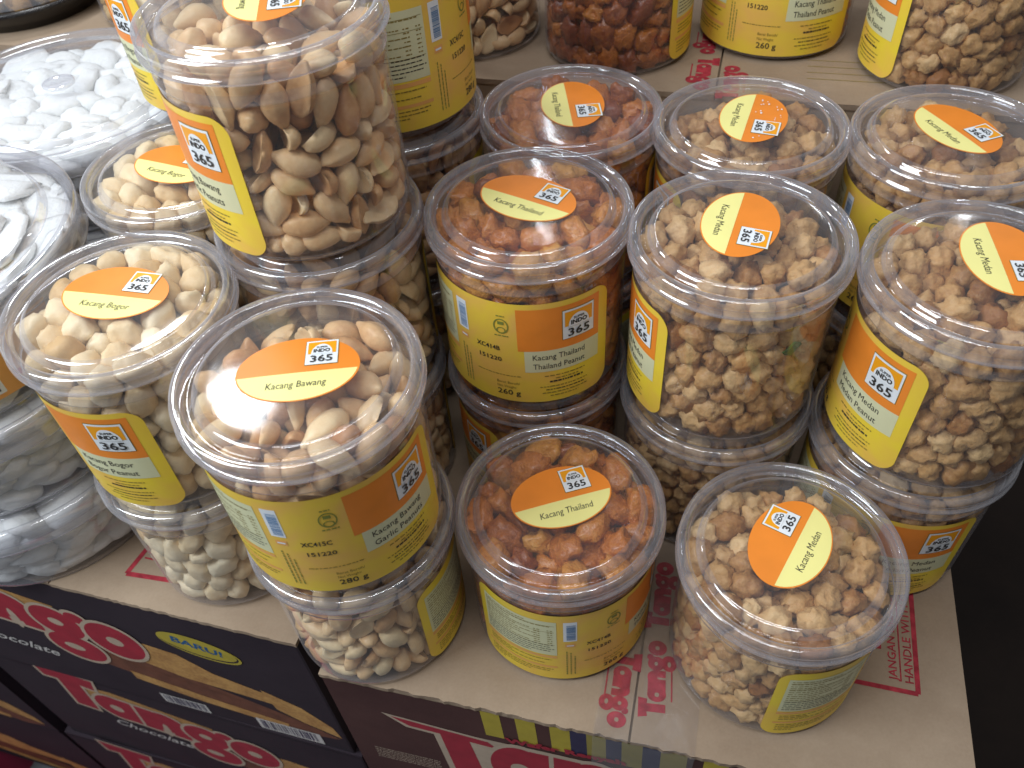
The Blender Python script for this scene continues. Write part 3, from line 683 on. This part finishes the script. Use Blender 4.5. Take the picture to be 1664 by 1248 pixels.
K('D', 2.159, 5.989, lv(2), 'medan', 'centre right jar of Medan peanuts with its label turned to the left', lab_end=-140.6, stk=-114.4, stk_off=(0.0, 0.08), hi=3, short='centre right Medan jar')
K('D2', 2.17, 5.99, lv(1), 'medan', 'shaded lower jar of Medan peanuts below the centre right jar', lab_end=140, hi=2, short='shaded lower Medan jar')
K('E', 4.028, 5.211, lv(2), 'medan', 'right edge jar of Medan peanuts with a slanted orange and yellow label', lab_end=-130.5, stk=-101.2, stk_off=(0.16, 0.10), hi=3, short='upper Medan jar at the right edge')
K('E2', 4.00, 5.23, lv(1), 'medan', 'lower right jar of Medan peanuts with a dim orange label beside the dark gap', lab_end=-62, hi=2, short='lower Medan jar at the right edge')
K('F', 0.358, 4.611, lv(1), 'thai', 'short front jar of Thailand peanuts with a barcode and nutrition table facing out', lab_end=4, stk=12, stk_off=(0.02, 0.05), hi=3, short='single Thailand jar in front')
K('G', 2.365, 3.891, lv(1), 'medan', 'frontmost jar of Medan peanuts standing alone at lower right', lab_end=50, stk=52.4, stk_off=(0.0, 0.06), hi=3, short='single Medan jar in front')
K('H', 0.89, 8.399, lv(2), 'thai', 'small looking Thailand peanut jar behind the middle jar, round sticker sideways', lab_end=120, stk=-89.8, stk_off=(0.02, 0.03), hi=3, short='back Thailand jar')
K('H2', 0.89, 8.40, lv(1), 'thai', 'hidden lower Thailand jar behind the middle stack', hi=1, short='lower back Thailand jar', lab_end=90)
K('I', 2.705, 7.797, lv(2), 'medan', 'back Medan peanut jar whose lid sticker has peeled white flecks', lab_end=-146, stk=-113.8, stk_off=(0.03, 0.04), hi=3, short='back Medan jar with the flecked sticker')
K('I2', 2.70, 7.80, lv(1), 'medan', 'lower Medan jar of the back centre stack', hi=1, short='lower back Medan jar', lab_end=90)
K('J', 4.621, 7.264, lv(2), 'medan', 'back right Medan peanut jar with a barcode on its left side', lab_end=-80, stk=-73.7, stk_off=(0.02, 0.05), hi=3, short='back right Medan jar')
K('J2', 4.62, 7.26, lv(1), 'medan', 'lower Medan jar of the back right stack', hi=1, short='lower back right Medan jar', lab_end=90)
K('L', -3.291, 7.868, lv(2), 'bogor', 'Bogor peanut jar half hidden behind the tall jar, beside the white crackers', lab_end=120, stk=-26.3, stk_off=(0.0, 0.0), hi=3, short='back Bogor jar beside the crackers')
K('L2', -3.29, 7.87, lv(1), 'bogor', 'lower jar of Bogor peanuts behind the left Bogor stack', hi=1, short='lower back Bogor jar', lab_end=90)
K('K', -1.742, 6.827, lv(3), 'garlic', 'tallest nearest garlic peanut jar at top left, third on its stack', lab_end=-106, stk=-85.8, stk_off=(0.05, 0.12), hi=3, short='topmost garlic jar at upper left')
K('K2', -1.72, 6.84, lv(2), 'garlic', 'garlic peanut jar second in the tall stack, just below the topmost jar', lab_end=150, hi=3, short='second jar of the tall stack')
K('K3', -1.74, 6.83, lv(1), 'garlic', 'dark bottom garlic peanut jar of the tall three-jar stack', lab_end=150, hi=2, short='bottom jar of the tall stack')
K('N', -1.06, 8.76, lv(3), 'garlic', 'garlic peanut jar behind the topmost jar, nutrition table and date code facing out', lab_end=45, hi=2, short='jar with the nutrition table facing out')
K('N2', -1.05, 8.75, lv(2), 'garlic', 'jar of darker garlic peanuts beneath the jar with the nutrition table', lab_end=120, hi=3, short='jar beneath the nutrition table jar')
K('N3', -1.10, 8.74, lv(1), 'garlic', 'bottom garlic peanut jar of the stack behind the tall one', lab_end=120, hi=1, short='bottom jar of the rear garlic stack')
K('S', -3.06, 9.60, -4.61, 'bogor', 'jar half seen left of the topmost jar with only a strip of label showing', lab_end=-112, hi=1, short='jar left of the topmost jar')
K('S2', -4.75, 13.3, ZB, 'bogor', 'far jar filled with fine tan crumbs behind the white crackers', lab_end=120, hi=1, contents='powder', short='far jar of tan crumbs')
K('O', -0.13, 11.55, ZB, 'garlic', 'back row garlic peanut jar with the yellow label end at its left', lab_end=-100, hi=2, short='back row garlic jar')
K('P', 1.76, 10.80, ZB, 'thai', 'back row jar of deep red Thailand peanuts on the brown carton', lab_end=100, hi=3, short='back row red Thailand jar')
K('Q', 3.84, 10.86, ZB, 'thai', 'back row jar with 260 g printed on its wide yellow label', lab_end=-46, hi=2, short='back row jar marked 260 g')
K('R', 5.53, 9.59, ZB, 'medan', 'back row Medan peanut jar at the top right corner with a thin yellow label end', lab_end=-148, hi=3, short='back row Medan jar at top right')

# ================================================================== CONTENTS
def icosphere(sub):
    import bmesh
    bm = bmesh.new(); bmesh.ops.create_icosphere(bm, subdivisions=sub, radius=1.0)
    V = np.array([v.co[:] for v in bm.verts]); F = np.array([[v.index for v in f.verts] for f in bm.faces]); bm.free(); return V, F
ICO = {s: icosphere(s) for s in (1, 2, 3)}
def fnoise(V, sc, seed, oct_=3):
    out = np.zeros(len(V)); o = Vector((seed * 7.3, seed * 3.1, seed * 5.7))
    for i, v in enumerate(V): out[i] = mnoise.fractal(Vector(v) * sc + o, 0.9, 2.0, oct_)
    return out
SPEC = {  # r, sep, number of grains
    'garlic': (0.116, 0.165, 320), 'bogor': (0.137, 0.085, 262), 'thai': (0.135, 0.10, 255), 'medan': (0.118, 0.055, 400), 'powder': (0.10, 0.04, 430)}
MATN = {'garlic': 'nut_garlic', 'bogor': 'nut_bogor', 'thai': 'nut_thai', 'medan': 'nut_medan', 'powder': 'powder', 'cracker': 'cracker', 'chip': 'cracker', 'mix': 'snack_mix'}
def variant(kind, k, sub):
    V, F = ICO[sub]; V = V.copy(); d = V.copy(); s = k + 1
    if kind == 'garlic':
        r, sep, _ = SPEC['garlic']; L = (r + sep / 2) * 1.04
        rad = 1 + 0.10 * fnoise(d, 1.3, s)
        x = d[:, 0]; taper = 1 - 0.16 * (x + 0.2) ** 2 - 0.10 * x
        V = np.c_[d[:, 0] * L * (1.0), d[:, 1] * r * 1.05 * taper, d[:, 2] * r * 0.98 * taper] * rad[:, None]
        V[:, 0] += np.where(x > 0.93, 0.02, 0)
        g = np.exp(-(d[:, 2] / 0.10) ** 2); V[:, 1:] *= (1 - 0.10 * g)[:, None]
        if k in (1, 4, 5, 7):      # a half: flat face with a shallow hollow
            m_ = V[:, 2] < 0; rr = (d[:, 0] ** 2 + d[:, 1] ** 2)
            V[:, 2] = np.where(m_, -0.012 + 0.030 * np.maximum(0, 1 - rr * 1.6), V[:, 2] * 1.15)
            V[:, 2] -= 0.03
        V[:, 2] += 0.02 * (k % 2) * (d[:, 0] ** 2)
    elif kind == 'bogor':
        r, sep, _ = SPEC['bogor']; rad = 1 + 0.30 * fnoise(d, 1.1, s, 2) + 0.03 * fnoise(d, 4, s)
        V = d * [(r + sep / 2), r * 1.03, r * 0.95] * rad[:, None] * 1.05
    elif kind == 'thai':
        r, sep, _ = SPEC['thai']; rad = 1 + 0.42 * fnoise(d, 1.5, s, 3) + 0.16 * fnoise(d, 3.5, s + 9, 3)
        V = d * [(r + sep / 2), r, r * 0.92] * rad[:, None] * 1.06
    elif kind == 'medan':
        r, sep, _ = SPEC['medan']; rad = 1 + 0.40 * fnoise(d, 1.9, s, 2) + 0.30 * np.abs(fnoise(d, 2.6, s + 5, 2)) - 0.06
        V = d * [(r + sep / 2), r, r * 0.95] * rad[:, None] * 1.08
    elif kind in ('powder', 'mix'):
        rad = 1 + 0.25 * fnoise(d, 2.0, s, 3); V = d * [0.13, 0.11, 0.10] * rad[:, None]
    elif kind in ('cracker', 'chip'):
        p = 0.85 if kind == 'cracker' else 0.55
        q = np.sign(d) * np.abs(d) ** p
        q /= np.maximum(1, np.linalg.norm(np.abs(d) ** p, axis=1) ** 0.35)[:, None]
        rad = 1 + 0.22 * fnoise(d, 1.6, s, 3)
        dims = [0.34, 0.25, 0.15] if kind == 'cracker' else [0.60, 0.46, 0.06]
        V = q * dims * rad[:, None]
        if kind == 'chip': V[:, 2] += 0.10 * (V[:, 0] ** 2) * (1 if k % 2 else -1)
    return V, F
_var = {}
def get_variant(kind, k, sub):
    if (kind, k, sub) not in _var: _var[(kind, k, sub)] = variant(kind, k, sub)
    return _var[(kind, k, sub)]
NV = 9
def pack(r, sep, N, rad, h0, seed, flat=0.0, iters=200):
    """two-ball grains relaxed under gravity in a cylinder -> centres, axes"""
    g = np.random.default_rng(seed)
    a = g.uniform(0, 2 * np.pi, N); q = np.sqrt(g.uniform(0, 1, N)) * (rad - r); z = g.uniform(0.1, h0 * 1.25, N)
    c0 = np.c_[q * np.cos(a), q * np.sin(a), z]; d = g.normal(size=(N, 3)); d[:, 2] *= (1 - flat); d /= np.linalg.norm(d, axis=1)[:, None]
    P = np.concatenate([c0 - d * sep / 2, c0 + d * sep / 2]); own = np.r_[np.arange(N), np.arange(N)]
    same = own[:, None] == own[None, :]
    for it in range(iters):
        P[:, 2] -= 0.012 * (1 - it / iters) + 0.002
        for _ in range(2):
            D = P[:, None, :] - P[None, :, :]; L = np.sqrt((D ** 2).sum(2)) + 1e-9
            ov = np.where(same, 0, np.maximum(0, 2 * r * 0.97 - L))
            push = (D / L[..., None] * ov[..., None]).sum(1) * 0.32
            P += np.clip(push, -0.08, 0.08)
            A = P[:N]; Bq = P[N:]; v = Bq - A; l = np.linalg.norm(v, axis=1)[:, None] + 1e-9; cor = v / l * (l - sep) / 2
            if flat: v2 = v.copy(); v2[:, 2] *= (1 - 0.1 * flat); cor = cor + (v - v2) * 0.25
            P[:N] += cor; P[N:] -= cor
            rr = np.hypot(P[:, 0], P[:, 1]); k = np.where(rr > rad - r, (rad - r) / np.maximum(rr, 1e-6), 1); P[:, 0] *= k; P[:, 1] *= k
            P[:, 2] = np.clip(P[:, 2], r + 0.05, h0 - r)
    return (P[:N] + P[N:]) / 2, (P[N:] - P[:N]) / np.maximum(np.linalg.norm(P[N:] - P[:N], axis=1)[:, None], 1e-6)
PACKS = {}
def get_pack(kind, seed):
    if (kind, seed) not in PACKS:
        r, sep, N = SPEC[kind]; PACKS[(kind, seed)] = pack(r, sep, N, 0.908 if kind == 'medan' else 0.925, 1.86, seed)
    return PACKS[(kind, seed)]
GRAINS = []   # dict: kind, hi, container idx, centre(world R units), rotation 3x3, variant, tint, local centre
def frame(axis, roll):
    x = axis / np.linalg.norm(axis); h = np.array([0, 0, 1.0]) if abs(x[2]) < 0.9 else np.array([0, 1.0, 0])
    y = np.cross(h, x); y /= np.linalg.norm(y); z = np.cross(x, y); c_, s_ = math.cos(roll), math.sin(roll)
    y2 = y * c_ + z * s_; z2 = -y * s_ + z * c_; return np.stack([x, y2, z2], 1)
CONT = []
for ji, J in enumerate(JARS):
    C_, AX = get_pack(J['kind'], 1 + ji % 2)
    th = rng.uniform(0, 2 * np.pi); Rz = np.array([[math.cos(th), -math.sin(th), 0], [math.sin(th), math.cos(th), 0], [0, 0, 1]])
    CONT.append(dict(J, idx=ji))
    base_t = {'P': 0.28, 'Q': 0.28, 'C': 0.50, 'F': 0.48, 'H': 0.40, 'A2': 0.66, 'B2': 0.66, 'N2': 0.30, 'R': 0.42, 'K': 0.60, 'A': 0.60, 'F': 0.42}.get(J['key'], 0.5)
    for i in range(len(C_)):
        c_ = Rz @ C_[i]; ax = Rz @ AX[i]; rad = np.hypot(c_[0], c_[1])
        if rad < 0.42 and c_[2] < 1.15: continue
        roll = rng.uniform(0, 6.28)
        GRAINS.append(dict(k=J['kind'], j=ji, c=c_, R=frame(ax, roll), v=int(rng.integers(NV)), t=float(np.clip(base_t + rng.normal(0, 0.19) - (0.4 if rng.uniform() < 0.05 else 0), 0.02, 0.98)), s=float(rng.uniform(0.88, 1.10) * (1.07 if J['kind'] == 'thai' else 0.98 if J['kind'] == 'medan' else 1.0)), hi=J['hi']))

# ---- cracker tubs -------------------------------------------------------
TUBS = []
def tub(key, x, y, z, h, rl, label, kind, n, knob=False, strip=False, short=''):
    root = empty('cracker_tub', W(x, y, z)); tag(root, label, 'tub', 'clear tubs of white crackers')
    rb = rl * 0.86; rt = rl * 0.955
    prof = [(0, 0.03, 1), (rb * .9, 0.03, 1), (rb * 0.94, 0.0, 1), (rb * 0.985, 0.0, 1), (rb, 0.05, 1), (rb * 1.01, 0.10, 0), (rt * 0.99, h * 0.62, 0), (rt, h * 0.78, 1), (rt * 1.02, h * 0.80, 1), (rt * 1.02, h * .84, 0), (rt, h * .9, 0)]
    V, F, M = lathe(prof, 120); mk('body', V, F, ['clear_wall', 'clear_foot'], M, root)
    pl = [(rl * 0.985, h * 0.74, 0), (rl * 1.0, h * 0.74, 0), (rl * 1.005, h * 0.76, 0), (rl * 0.985, h * 0.79, 0), (rl * 0.985, h * 0.93, 1), (rl * 1.0, h * 0.955, 0), (rl * 0.995, h * 0.99, 0), (rl * 0.975, h, 0), (rl * 0.95, h * 0.99, 0), (rl * 0.93, h * 0.955, 1),
          (rl * 0.84, h * 0.95, 0), (rl * 0.825, h * 0.965, 0), (rl * 0.815, h * 1.01, 0), (rl * 0.80, h * 1.02, 1), (rl * 0.5, h * 1.03, 1), (rl * 0.2, h * 1.035, 1), (0, h * 1.035, 1)]
    V, F, M = lathe(pl, 120); lid = mk('lid', V, F, ['clear_rim', 'clear_panel'], M, root)
    if knob:
        V, F, M = lathe([(0.20, h * 1.033, 0), (0.20, h * 1.033 + 0.035, 0), (0.17, h * 1.033 + 0.045, 0), (0.15, h * 1.033 + 0.03, 0), (0.0, h * 1.033 + 0.025, 1)], 40); mk('knob', V, F, ['clear_rim', 'clear_panel'], M, lid)
    if strip:
        B = Batch(); r = rt * 1.0 + 0.012; ang = np.linspace(math.radians(-100), math.radians(-22), 40)
        V2, F2 = strip2d(ang, np.full(40, 0.20), np.full(40, 0.95)); Vr = np.c_[(rb + (rt - rb) * V2[:, 1] / (h * .78) + 0.02) * np.cos(V2[:, 0]), (rb + (rt - rb) * V2[:, 1] / (h * .78) + 0.02) * np.sin(V2[:, 0]), V2[:, 1]]
        B.add(Vr, F2, 'label_peach')
        def onb(V2, off):
            rr = rb + (rt - rb) * V2[:, 1] / (h * .78) + 0.02 + off; a_ = np.radians(-60) + V2[:, 0] / rt
            return np.c_[rr * np.cos(a_), rr * np.sin(a_), V2[:, 1]]
        V2, F2 = rect2d(0.05, 0.26, 0.38, 0.52, 4, 1); B.add(onb(V2, 0.004), F2, 'label_white')
        xx = 0.08
        while xx < 0.34: V2, F2 = rect2d(xx, 0.30, xx + 0.014, 0.48); B.add(onb(V2, 0.008), F2, 'ink_dark'); xx += 0.03
        V2, F2 = rect2d(0.52, 0.36, 0.64, 0.44, 2, 1); B.add(onb(V2, 0.004), F2, 'label_red')
        B.build('label', root, smooth=True)
    ji = len(CONT); CONT.append(dict(key=key, x=x, y=y, z=z, kind=kind, a0=None, stk=None, idx=ji, short=short, rl=rl, h=h))
    g = np.random.default_rng(hash_key(key)); ht = h * 0.93
    lay = max(2, int(ht / (0.2 if kind == 'cracker' else 0.115)))
    zz = 0.14
    for L in range(lay):
        z_ = 0.15 + (ht - 0.22) * L / (lay - 1); rmax = rb + (rt - rb) * z_ / ht - 0.26
        top = z_ > ht - 0.42
        rings = [rmax, rmax - 0.30, rmax - 0.62] + ([rmax - 0.92, 0.08] if top else [])
        for R_i in rings:
            if R_i < 0.05: continue
            m_ = max(3, int(2 * np.pi * R_i / (0.36 if kind == 'cracker' else 0.50)))
            for q in range(m_):
                a = 2 * np.pi * (q + g.uniform(-.25, .25)) / m_ + L * 0.7; rr = R_i + g.uniform(-0.05, 0.03)
                cc = np.array([rr * math.cos(a), rr * math.sin(a), z_ + g.uniform(-0.06, 0.04) - (0.10 if top else 0)])
                tn = np.array([-math.sin(a), math.cos(a), 0]) + g.normal(0, 0.25 if not top else 0.7, 3) * [1, 1, 0.35 if not top or kind == 'chip' else 0.8]
                Rm = frame(tn, g.normal(0, 0.22 if kind == 'chip' else 0.45))
                GRAINS.append(dict(k=kind, j=ji, c=cc, R=Rm, v=int(g.integers(NV)), t=float(np.clip(0.55 + g.normal(0, .15), 0, 1)), s=float(g.uniform(0.85, 1.12)), hi=3))
    return root
def hash_key(s): return sum((i + 1) * ord(c) for i, c in enumerate(s))
for k in range(3):
    tub('M2%d' % k, -5.95 + 0.03 * k, 6.85 + 0.02 * k, Z0 + 1.30 * k, 1.29, 1.75,
        ['bottom cracker tub of the left stack, standing on the dark wafer carton', 'middle cracker tub of the left stack with thin layered crackers', 'top cracker tub of the left stack, flat chips and an orange label'][k],
        'chip' if k == 2 else 'cracker', 0, strip=(k == 2), short=('bottom', 'middle', 'top')[k] + ' tub of the left stack')
for k in range(3):
    tub('M1%d' % k, -5.42, 10.42, Z0 + 1.20 * k, 1.19, 1.75,
        ['bottom cracker tub of the rear stack', 'middle cracker tub of the rear stack, mostly hidden', 'top cracker tub of the rear stack with a small round knob on its wide lid'][k], 'cracker', 0, knob=(k == 2), short=('bottom', 'middle', 'top')[k] + ' tub of the rear stack')
# ---- tray of mixed snacks in the far corner -----------------------------
tr = empty('snack_tray', W(-7.1, 13.95, ZB)); tag(tr, 'round black rimmed tray of mixed brown snacks in the top left corner', 'tray')
V, F, M = lathe([(0, 0.05, 0), (0.95, 0.05, 0), (1.15, 0.30, 0), (1.32, 0.34, 0), (1.36, 0.30, 0), (1.30, 0.24, 0), (1.12, 0.0, 0), (0, 0, 0)], 80); mk('dish', V, F, ['black_plastic'], M, tr)
V, F, M = lathe([(1.28, 0.35, 0), (1.24, 0.45, 0), (1.15, 0.6, 1), (0.6, 0.72, 1), (0, 0.74, 1)], 80); mk('lid', V, F, ['clear_rim', 'clear_panel'], M, tr)
ji = len(CONT); CONT.append(dict(key='T', x=-7.1, y=13.95, z=ZB, kind='mix', a0=None, stk=None, idx=ji, short='black rimmed tray'))
g = np.random.default_rng(5)
for i in range(150):
    a = g.uniform(0, 6.28); q = math.sqrt(g.uniform(0, 1)) * 1.1
    GRAINS.append(dict(k='mix', j=ji, c=np.array([q * math.cos(a), q * math.sin(a), 0.30 + g.uniform(0, .15)]), R=frame(g.normal(size=3), g.uniform(0, 6)), v=int(g.integers(NV)), t=float(g.uniform(0.05, 0.95)), s=float(g.uniform(0.8, 1.7)), hi=2))

# ---- which grains show largest: a small depth buffer seen from the camera
BW, BH = 832, 624
def project(Pw):
    x = Pw[:, 0]; f_ = Pw[:, 1] * math.cos(PITCH) - Pw[:, 2] * math.sin(PITCH); u_ = Pw[:, 1] * math.sin(PITCH) + Pw[:, 2] * math.cos(PITCH)
    x2 = x * cr_ + u_ * sr_; u2 = -x * sr_ + u_ * cr_
    return (832 + F_PX * x2 / f_) / 2, (624 - F_PX * u2 / f_) / 2, f_
zb = np.full((BH, BW), 1e9, np.float32); ib = np.full((BH, BW), -1, np.int32)
for J in CONT:                  # labels and stickers hide grains behind them
    pts = []
    if J['a0'] is not None:
        a = J['a0'] + np.linspace(0, LAB_LEN / RB, 260); h = np.linspace(LV0, LV1, 150); A_, H_ = np.meshgrid(a, h)
        pts.append(np.c_[J['x'] + 0.95 * np.cos(A_.ravel()), J['y'] + 0.95 * np.sin(A_.ravel()), J['z'] + H_.ravel()])
    if J['stk'] is not None:
        q = rng.uniform(-1, 1, (9000, 2)); q = q[(q ** 2).sum(1) < 1] * [0.49, 0.345]; c_, s_ = math.cos(J['stk']), math.sin(J['stk'])
        pts.append(np.c_[J['x'] + q[:, 0] * c_ - q[:, 1] * s_, J['y'] + q[:, 0] * s_ + q[:, 1] * c_, np.full(len(q), J['z'] + 1.91)])
    for p in pts:
        u, v, d = project(p); ok = (u >= 0) & (u < BW - 1) & (v >= 0) & (v < BH - 1); ui = u[ok].astype(int); vi = v[ok].astype(int); dd = d[ok]
        o = np.argsort(-dd)
        for ui_, vi_, d_ in ((ui[o], vi[o], dd[o]),):
            tmp = np.full((BH, BW), 1e9, np.float32); tmp[vi_, ui_] = d_; m_ = tmp < zb; zb[m_] = tmp[m_]; ib[m_] = -2
for gi, G in enumerate(GRAINS):
    J = CONT[G['j']]; Pw = (G['c'] + [J['x'], J['y'], J['z']])[None]; u, v, d = project(Pw); u, v, d = u[0], v[0], d[0]
    rr = {'garlic': .14, 'bogor': .15, 'thai': .15, 'medan': .13, 'cracker': .22, 'chip': .28}.get(G['k'], .1); r = rr * F_PX / d / 2
    x0, x1, y0, y1 = int(max(0, u - r)), int(min(BW, u + r + 1)), int(max(0, v - r)), int(min(BH, v + r + 1))
    if x1 <= x0 or y1 <= y0: continue
    yy, xx = np.mgrid[y0:y1, x0:x1]; q = ((xx - u) ** 2 + (yy - v) ** 2) / (r * r); dep = d - rr * np.sqrt(np.maximum(0, 1 - q)); s_ = (q < 1) & (dep < zb[y0:y1, x0:x1])
    zb[y0:y1, x0:x1][s_] = dep[s_]; ib[y0:y1, x0:x1][s_] = gi
cnt = np.bincount(ib[ib >= 0], minlength=len(GRAINS))
NAME = {'garlic': ('garlic_peanut', 'garlic peanut', 'peanut'), 'bogor': ('bogor_peanut', 'pale Bogor peanut', 'peanut'), 'thai': ('thailand_peanut', 'reddish Thailand peanut', 'peanut'),
        'medan': ('medan_peanut', 'knobbly brown Medan peanut', 'peanut'), 'cracker': ('cracker', 'puffy white cracker', 'cracker'), 'chip': ('cracker', 'flat white cracker', 'cracker')}
single = set()
for fam in (('garlic',), ('bogor',), ('thai',), ('medan',), ('cracker', 'chip')):
    ids = [i for i, G in enumerate(GRAINS) if G['k'] in fam and cnt[i] > 6]; ids.sort(key=lambda i: -cnt[i]); single |= set(ids[:298])
def grain_mesh(G, sub):
    V, F = get_variant(G['k'], G['v'], sub); V = (V * G['s']) @ G['R'].T
    if G['k'] in SPEC:
        X = V + G['c']; rr = np.hypot(X[:, 0], X[:, 1]); q = np.where(rr > 0.915, (0.915 + 0.10 * (rr - 0.915)) / rr, 1); q = np.where(rr * q > 0.928, 0.928 / rr, q)
        X[:, :2] *= q[:, None]; X[:, 2] = np.clip(X[:, 2], 0.05, np.where(rr > 0.78, 1.785, 1.865)); V = X - G['c']
    elif 'rl' in CONT[G['j']]:
        J = CONT[G['j']]; rb = J['rl'] * 0.86; rt = J['rl'] * 0.955; X = V + G['c']; rr = np.hypot(X[:, 0], X[:, 1]); lim = rb + (rt - rb) * np.clip(X[:, 2] / (J['h'] * .78), 0, 1) - 0.03
        q = np.where(rr > lim, lim / rr, 1); X[:, :2] *= q[:, None]; X[:, 2] = np.clip(X[:, 2], 0.04, J['h'] * 0.94); V = X - G['c']
    return V, F
for gi in single:
    G = GRAINS[gi]; J = CONT[G['j']]; V, F = grain_mesh(G, 3)
    nm, what, cat = NAME[G['k']]
    topside = G['c'][2] > (1.45 if 'h' not in J else J['h'] * 0.72)
    o = mk(nm, V, F, [MATN[G['k']]], None, None, W(*(G['c'] + [J['x'], J['y'], J['z']])), tint=np.full(len(V), G['t']))
    where = 'under the lid of' if topside else 'against the side of'
    tag(o, what + ' ' + where + ' the ' + J['short'], cat, what + 's ' + where + ' the ' + J['short'])
for ji, J in enumerate(CONT):
    Vs, Fs, Ts = [], [], []; n = 0
    for gi, G in enumerate(GRAINS):
        if G['j'] != ji or gi in single: continue
        sub = min(G['hi'], 3 if cnt[gi] > 0 else 2); V, F = grain_mesh(G, sub); Vs.append(V + G['c']); Fs.append(F + n); Ts.append(np.full(len(V), G['t'])); n += len(V)
    if not Vs: continue
    nm = {'garlic': 'garlic_peanuts', 'bogor': 'bogor_peanuts', 'thai': 'thailand_peanuts', 'medan': 'medan_peanuts', 'powder': 'crumbs', 'mix': 'snack_mix'}.get(J['kind'], 'crackers')
    o = mk(nm, np.concatenate(Vs), np.concatenate(Fs), [MATN[J['kind']]], None, None, W(J['x'], J['y'], J['z']), tint=np.concatenate(Ts))
    what = {'powder': 'fine tan crumbs', 'mix': 'mixed brown snacks', 'cracker': 'white crackers', 'chip': 'flat white crackers'}.get(J['kind'], nm.replace('_', ' '))
    tag(o, what + ' filling the ' + J['short'], {'powder': 'crumbs', 'mix': 'snacks'}.get(J['kind'], 'crackers' if J['kind'] in ('cracker', 'chip') else 'peanuts'), kind='stuff')
for key, ang, hgt, sz, desc in (('E', -38, 0.78, 0.20, 'dark green fried leaf against the wall of the upper right edge jar'), ('P', -62, 1.30, 0.12, 'small green fried leaf among the red nuts of the back row jar'), ('D', -70, 1.22, 0.11, 'green leaf shred near the neck of the centre right Medan jar'), ('E', -52, 0.45, 0.14, 'lower green leaf shred in the upper Medan jar at the right edge')):
    J = [q for q in CONT if q['key'] == key][0]; a = math.radians(ang); n = 9; V = []; F = []
    for i in range(n):
        for j in range(5):
            u_ = i / (n - 1) * 2 - 1; w_ = (j / 4 * 2 - 1) * 0.55 * math.sqrt(max(0, 1 - u_ * u_)) ; aa = a + u_ * sz; V.append((0.930 * math.cos(aa) , 0.930 * math.sin(aa), hgt + w_ * sz + 0.3 * sz * u_ + 0.02 * math.sin(5 * u_ + 3 * w_)))
    for i in range(n - 1):
        for j in range(4): F.append((i * 5 + j, (i + 1) * 5 + j, (i + 1) * 5 + j + 1, i * 5 + j + 1))
    o = mk('fried_leaf', V, F, ['leaf_green'], None, None, W(J['x'], J['y'], J['z'])); so = o.modifiers.new('thick', 'SOLIDIFY'); so.thickness = 0.0004; so.offset = 1; tag(o, desc, 'leaf')
print('grains', len(GRAINS), 'single', len(single))
